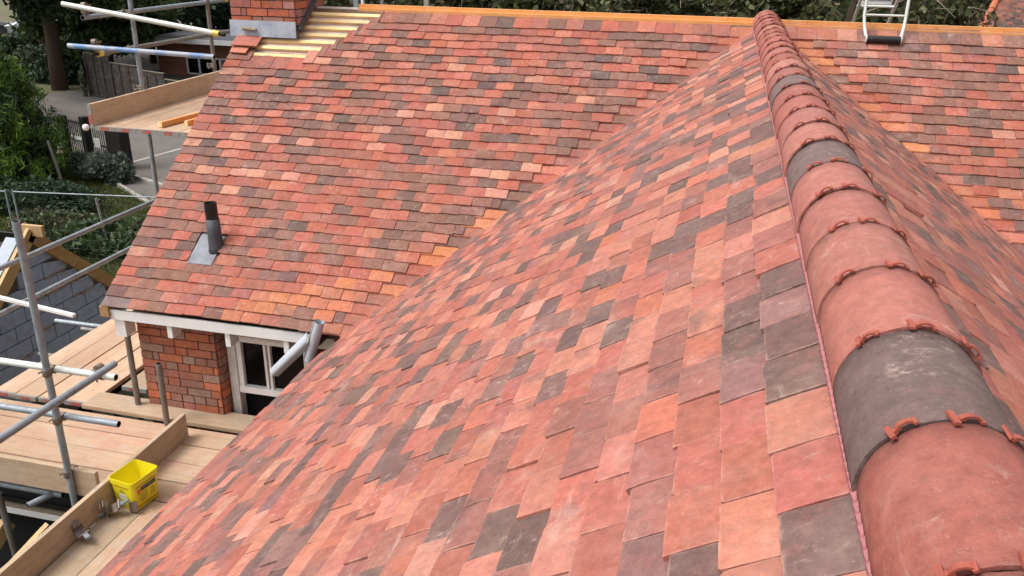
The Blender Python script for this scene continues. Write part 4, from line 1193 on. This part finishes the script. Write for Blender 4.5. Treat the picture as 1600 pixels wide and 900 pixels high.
# garden fence of overlapping dark boards
fn = empty('garden_fence', (-26.6, 23.8, GZ)); tag(fn, 'dark brown slatted garden fence stepping down beside the driveway', 'fence')
P0, P1 = Vector((-26.9, 23.9, 0)), Vector((-20.3, 21.7, 0)); FD = (P1-P0).normalized(); FNm = Vector((FD.y, -FD.x, 0))
L = (P1-P0).length; npan = 4; step = [1.80, 1.52, 1.38, 1.16]
RZ = Matrix((FD, Vector((-FD.y, FD.x, 0)), Vector((0, 0, 1)))).transposed()
for i in range(npan):
    a = P0 + FD*(L*i/npan); H = step[i]
    nsl = int(H/.105)
    for j in range(nsl):
        mb = MB(); mb.box(a+FD*(L/npan/2)+Vector((0, 0, .06+j*.105+.05))+Vector((0, 0, GZ))-fn.location+FNm*.01, (L/npan-.10, .016, .125), RZ @ Matrix.Rotation(rad(-9), 3, 'X')); mb.build('slat', M['fence'], fn)
    for q in (0, 1/3, 2/3):
        mb = MB(); mb.box(a+FD*(L/npan*q+.05)+Vector((0, 0, GZ+H/2))-fn.location+FNm*.035, (.10 if q == 0 else .045, .06 if q == 0 else .03, H+(.08 if q == 0 else 0)), RZ); mb.build('post' if q == 0 else 'upright', M['fence'], fn)
    mb = MB(); mb.box(a+FD*(L/npan/2)+Vector((0, 0, GZ+H+.06))-fn.location, (L/npan, .09, .035), RZ); mb.build('capping', M['fence_top'], fn)
# ivy on the fence end
shrub('strand of pale ivy climbing the left end of the fence', -27.0, 23.7, .16, .12, 1.95, 420, .085, [((.22, .24, .17), 1), ((.06, .09, .04), 2)], name='ivy', cat='ivy', seed=12, clumps=12)

# gate
gt = empty('iron_gate', (-19.2, 14.0, GZ)); tag(gt, 'black iron driveway gate with spear tops and two white panels', 'gate')
GA_, GB_ = Vector((-20.35, 14.5, 0)), Vector((-17.85, 13.55, 0)); gd = (GB_-GA_).normalized(); gl = (GB_-GA_).length
RG = Matrix((gd, Vector((-gd.y, gd.x, 0)), Vector((0, 0, 1)))).transposed()
def gp(t, z): return GA_ + gd*(gl*t) + Vector((0, 0, GZ+z)) - gt.location
for i in range(25):
    t = (i+.5)/25; top = 1.30 - .12*math.sin(math.pi*((t*2) % 1)) if True else 1.3
    mb = MB(); mb.box((gp(t, .08)+gp(t, top))/2, (.018, .018, top-.08), RG); p = gp(t, top)
    mb.add([p+Vector((-.022, 0, 0)), p+Vector((.022, 0, 0)), p+Vector((0, .015, 0)), p+Vector((0, -.015, 0)), p+Vector((0, 0, .09))], [(0, 2, 4), (2, 1, 4), (1, 3, 4), (3, 0, 4)])
    mb.build('bar', M['iron'], gt)
for z in (.12, .62, 1.18):
    for t0, t1 in ((.02, .49), (.51, .98)):
        mb = MB(); mb.bar(gp(t0, z), gp(t1, z), .03, .045); mb.build('rail', M['iron'], gt)
for t, w_, h_ in ((.0, .26, 1.30), (.47, .24, 1.42)):
    mb = MB(); mb.box(gp(t, h_/2), (w_, .20, h_), RG); mb.build('gate_post', M['iron'], gt, .01)
mb = MB(); mb.box(gp(.27, .70)-Vector((0, .04, 0)), (.62, .02, .10), RG); mb.build('white_strip', M['print_white'], gt)
mb = MB(); mb.box(gp(.70, .70)-Vector((0, .05, 0)), (.30, .02, .28), RG); mb.build('white_panel', M['print_white'], gt)
bp = empty('brick_post', (-17.75, 13.65, GZ)); tag(bp, 'wide dark brick gatepost with a flat cap at the right end of the gate', 'gatepost')
mb = MB(); mb.box((0, 0, .76), (.46, .46, 1.52)); mb.build('shaft', M['dark_post'], bp)
mb = MB(); mb.box((0, 0, 1.55), (.56, .56, .07), taper=.9); mb.box((0, 0, 1.60), (.30, .30, .05)); mb.build('cap', M['kerb'], bp)
# thin posts and the wire fence
def stake(label, x, y, h, r=.025, lean=(0, 0)):
    o = MB().tube((x, y, GZ), (x+lean[0], y+lean[1], GZ+h), r, 8).build('stake', M['stake']); tag(o, label, 'stake'); return o
stake('thin grey stake standing in front of the conifer', -17.6, 11.0, 1.42, .04, (-.25, 0))
stake('pale garden stake above the brown rafter', -13.3, 7.2, 1.25, .03, (-.12, .0))
wf = empty('wire_fence', (-14.3, 5.9, GZ)); tag(wf, 'temporary wire mesh fence panel with thin grey top rail across the garden', 'wire fence')
WA, WB = Vector((-14.28, 5.87, GZ)), Vector((-10.9, 6.40, GZ)); wd = (WB-WA).normalized(); wl = (WB-WA).length; WO = wf.location; WH = 1.70
for p in (WA-wd*.16, WA, WB):
    mb = MB(); mb.tube(p-WO, p-WO+Vector((0, 0, WH+.03)), .019, 8); mb.build('fence_post', M['galv'], wf)
mb = MB(); mb.tube(WA-WO+Vector((0, 0, WH)), WB-WO+Vector((0, 0, WH)), .014, 8); mb.build('top_rail', M['galv'], wf)
mb = MB(); q = WA-wd*.16; mb.tube(q-WO+Vector((0, 0, WH)), q-wd*2.6-WO+Vector((0, 0, WH)), .014, 8); mb.build('top_rail', M['galv'], wf)
mb = MB()
for i in range(int(wl/.12)): p = WA+wd*(.12*i)-WO; mb.tube(p, p+Vector((0, 0, WH)), .0008, 3, cap=False)
for j in range(8): z = Vector((0, 0, .2*j+.1)); mb.tube(WA-WO+z, WB-WO+z, .0008, 3, cap=False)
o = mb.build('mesh_wires', M['galv'], wf); o['kind'] = 'stuff'

# flat roofed brick outbuilding with window
ob = empty('brick_outbuilding', (-26.5, 30, GZ)); tag(ob, 'low brick outbuilding with grey flat roof and white framed window beyond the fence', 'building')
OB = ob.location
def obx(name, c, d, mat, parent=None, bev=0):
    mb = MB(); mb.box(Vector(c)-(OB), d); return mb.build(name, M[mat], parent or ob, bev)
obx('wall', (-24.4, 32.0, -5.35), (6.8, 3.6, 1.9), 'bwall')
obx('roof', (-24.3, 31.9, -4.27), (7.4, 4.6, .10), 'flatroof'); obx('roof_edge', (-24.3, 29.58, -4.33), (7.4, .06, .22), 'white_paint')
wn = obx('window', (-25.0, 30.17, -5.55), (2.3, .05, .72), 'curtain')
for x in (-26.12, -25.45, -24.3, -23.9): obx('window_frame', (x, 30.12, -5.55), (.08, .08, .78), 'white_paint', wn)
for x0, x1 in ((-26.08, -25.49), (-25.41, -24.34)): obx('pane', ((x0+x1)/2, 30.135, -5.55), (x1-x0, .02, .70), 'glass', wn)
for z in (-5.17, -5.94): obx('window_frame', (-25.0, 30.12, z), (2.3, .08, .06), 'white_paint', wn)
for o in wn.children: o.matrix_parent_inverse = Matrix()
# upper brick wall strip (courses)
R = random.Random(4); mb = MB()
for r_ in range(21):
    x = -27.7 + (.11 if r_ % 2 else 0)
    while x < -21.2:
        z = -6.25+r_*.085
        if not (-26.2 < x+.1 < -23.8 and z > -5.98): mb.box(Vector((x+.1, 30.19, z))-OB, (.205, .03, .068), tint=pick(PAL_BR, R))
        x += .22
o = mb.build('wall_bricks', M['brick'], ob); o['kind'] = 'stuff'

# parked car, seen through the trees
car = empty('parked_car', (-44.2, 41.3, GZ+.05), rad(32)); tag(car, 'silver car parked on the road, seen through the trees at the top left', 'car')
prof = [(-2.1, .30), (-2.15, .62), (-2.05, .84), (-1.45, .95), (-.85, 1.38), (.55, 1.44), (1.25, 1.02), (2.0, .90), (2.15, .60), (2.1, .30)]
mb = MB(); k = len(prof); V_ = [(x, -.85*(1 if z < 1 else .82), z) for x, z in prof]+[(x, .85*(1 if z < 1 else .82), z) for x, z in prof]
mb.add(V_, [tuple(range(k)), tuple(range(2*k-1, k-1, -1))]+[(i, k+i, k+(i+1) % k, (i+1) % k) for i in range(k)]); mb.build('body', M['car'], car, .05)
for x in (-1.3, 1.35):
    for y in (-.80, .80):
        mb = MB(); mb.tube((x, y-.1, .32), (x, y+.1, .32), .33, 20); wh = mb.build('wheel', M['rubber'], car)
        mb = MB(); s_ = -1 if y < 0 else 1; mb.tube((x, y+s_*.08, .32), (x, y+s_*.115, .32), .20, 16); mb.build('rim', M['galv'], wh)
for s_ in (-1, 1):
    mb = MB(); mb.add([(-.95, s_*.78, 1.0), (-.62, s_*.73, 1.32), (.45, s_*.73, 1.36), (.98, s_*.78, 1.03)], [(0, 1, 2, 3)]); mb.build('side_window', M['glass'], car)
bd = empty('black_car', (-47.5, 39.0, GZ+.05), rad(32)); tag(bd, 'dark car bumper and wheel partly hidden behind the first conifer trees', 'car')
mb = MB(); mb.add([(x, y, z) for x, y, z in V_], [tuple(range(k)), tuple(range(2*k-1, k-1, -1))]+[(i, k+i, k+(i+1) % k, (i+1) % k) for i in range(k)]); mb.build('body', M['rubber'], bd, .05)
for x in (-1.3, 1.35):
    mb = MB(); mb.tube((x, -.9, .32), (x, -.7, .32), .33, 20); mb.build('wheel', M['rubber'], bd)

# neighbouring house at the right, with an orange hip
nb = empty('neighbouring_house', (9.5, 17, GZ)); tag(nb, 'neighbouring house with dark red tiled roof and orange hip at the top right', 'house')
NO = nb.location
n0 = Vector((7.45, 22.1, -1.89))   # hip line, low end and high end
ud = Vector((1, 0, 0)); dd = Vector((0, -.777, -.629)); nn = Vector((0, -.629, .777))
mb = MB(); low_l, low_r = n0, n0+ud*9
pl = [n0+dd*2.4+Vector((-.95, 0, 0)), n0+dd*2.4+ud*12, n0-dd*7.2+ud*12, n0-dd*7.2+Vector((2.84, 0, 0))]
k = 4; A = [p-NO for p in pl]; B_ = [p-nn*.06-NO for p in pl]
mb.add(A+B_, [(0, 1, 2, 3), (7, 6, 5, 4)]+[(i, 4+i, 4+(i+1) % 4, (i+1) % 4) for i in range(4)]); mb.build('roof', M['deck'], nb)
R = random.Random(6); mb = MB(); RM = Matrix((ud, -dd, nn)).transposed()
PN = [((.22, .085, .06), 4), ((.29, .11, .075), 2), ((.12, .07, .055), 4), ((.07, .05, .045), 3)]
for r_ in range(66):
    s_ = -4.8+r_*.105; x = -(s_)*.394-.02 + (.08 if r_ % 2 else 0)
    while x < 6.6:
        c = n0+dd*s_+ud*(x+.08)+nn*.012-NO
        mb.box(c, (.160, .125, .012), RM @ Matrix.Rotation(rad(5), 3, 'X'), tint=pick(PN, R)); x += .165
o = mb.build('roof_tiles', M['tile'], nb); o['kind'] = 'stuff'
for i in range(20):
    a = n0 + (-dd*(-1.2+.36*i)) + ud*((-1.2+.36*i)*.394); b_ = n0 + (-dd*(-1.2+.36*(i+1)+.03)) + ud*((-1.2+.36*(i+1)+.03)*.394)
    mb = MB(); mb.tube(a-NO+nn*.01, b_-NO+nn*.0, .115, 12, r2=.10, tint=pick([((.50, .15, .08), 1)], R)); mb.build('hip_tile', M['ridge'], nb)
mb = MB(); mb.box(Vector((13.5, 25.4, -4.6))-NO, (11, 5, 3.6)); mb.build('wall', M['bwall'], nb)

# white window frame and timbers glimpsed behind the ladder
gh = empty('garden_shed', (2.4, 9.6, GZ)); tag(gh, 'timber frame with a white window seen behind the roof ladder', 'shed')
GO = gh.location
def shp(name, c, d, mat, R_=None, parent=None):
    mb = MB(); mb.box(Vector(c)-GO, d, R_); return mb.build(name, M[mat], parent or gh)
wnd = shp('window', (2.35, 9.6, -.12), (.62, .05, .62), 'white_paint')
shp('pane', (2.35, 9.565, -.10), (.50, .02, .50), 'glass', parent=wnd)
for x in (2.03, 2.75): mb = MB(); mb.bar(Vector((x-.16, 9.5, -.9))-GO, Vector((x+.05, 9.6, .5))-GO, .09, .05, (0, 1, 0)); mb.build('timber_strut', M['bark'], gh)
shp('wall', (2.4, 10.4, -3.8), (1.6, 1.4, 4.6), 'brown_wood')

# pale posts and a framed window beyond the left end of the ridge
pv = empty('conservatory', (-6.6, 10.2, GZ)); tag(pv, 'white framed conservatory edge glimpsed between chimney and ridge board', 'conservatory')
PO = pv.location
for x, w_, mt in ((-8.15, .10, 'galv'), (-8.0, .05, 'white_paint'), (-7.55, .05, 'stake'), (-6.55, .10, 'kerb')):
    mb = MB(); mb.box(Vector((x, 9.8, -3.2))-PO, (w_, .08, 6.0)); mb.build('post', M[mt], pv)
mb = MB(); mb.box(Vector((-7.0, 9.8, -.36))-PO, (.55, .06, .30)); wv = mb.build('window', M['white_paint'], pv)
mb = MB(); mb.box(Vector((-7.0, 9.765, -.34))-PO, (.47, .02, .22)); mb.build('pane', M['glass'], wv)
mb = MB(); mb.box(Vector((-7.2, 11.0, -3.8))-PO, (2.2, 2.2, 4.6)); mb.build('wall', M['old_mortar'], pv)

for o in bpy.data.objects:
    if o.parent and o.type != 'CAMERA': pass
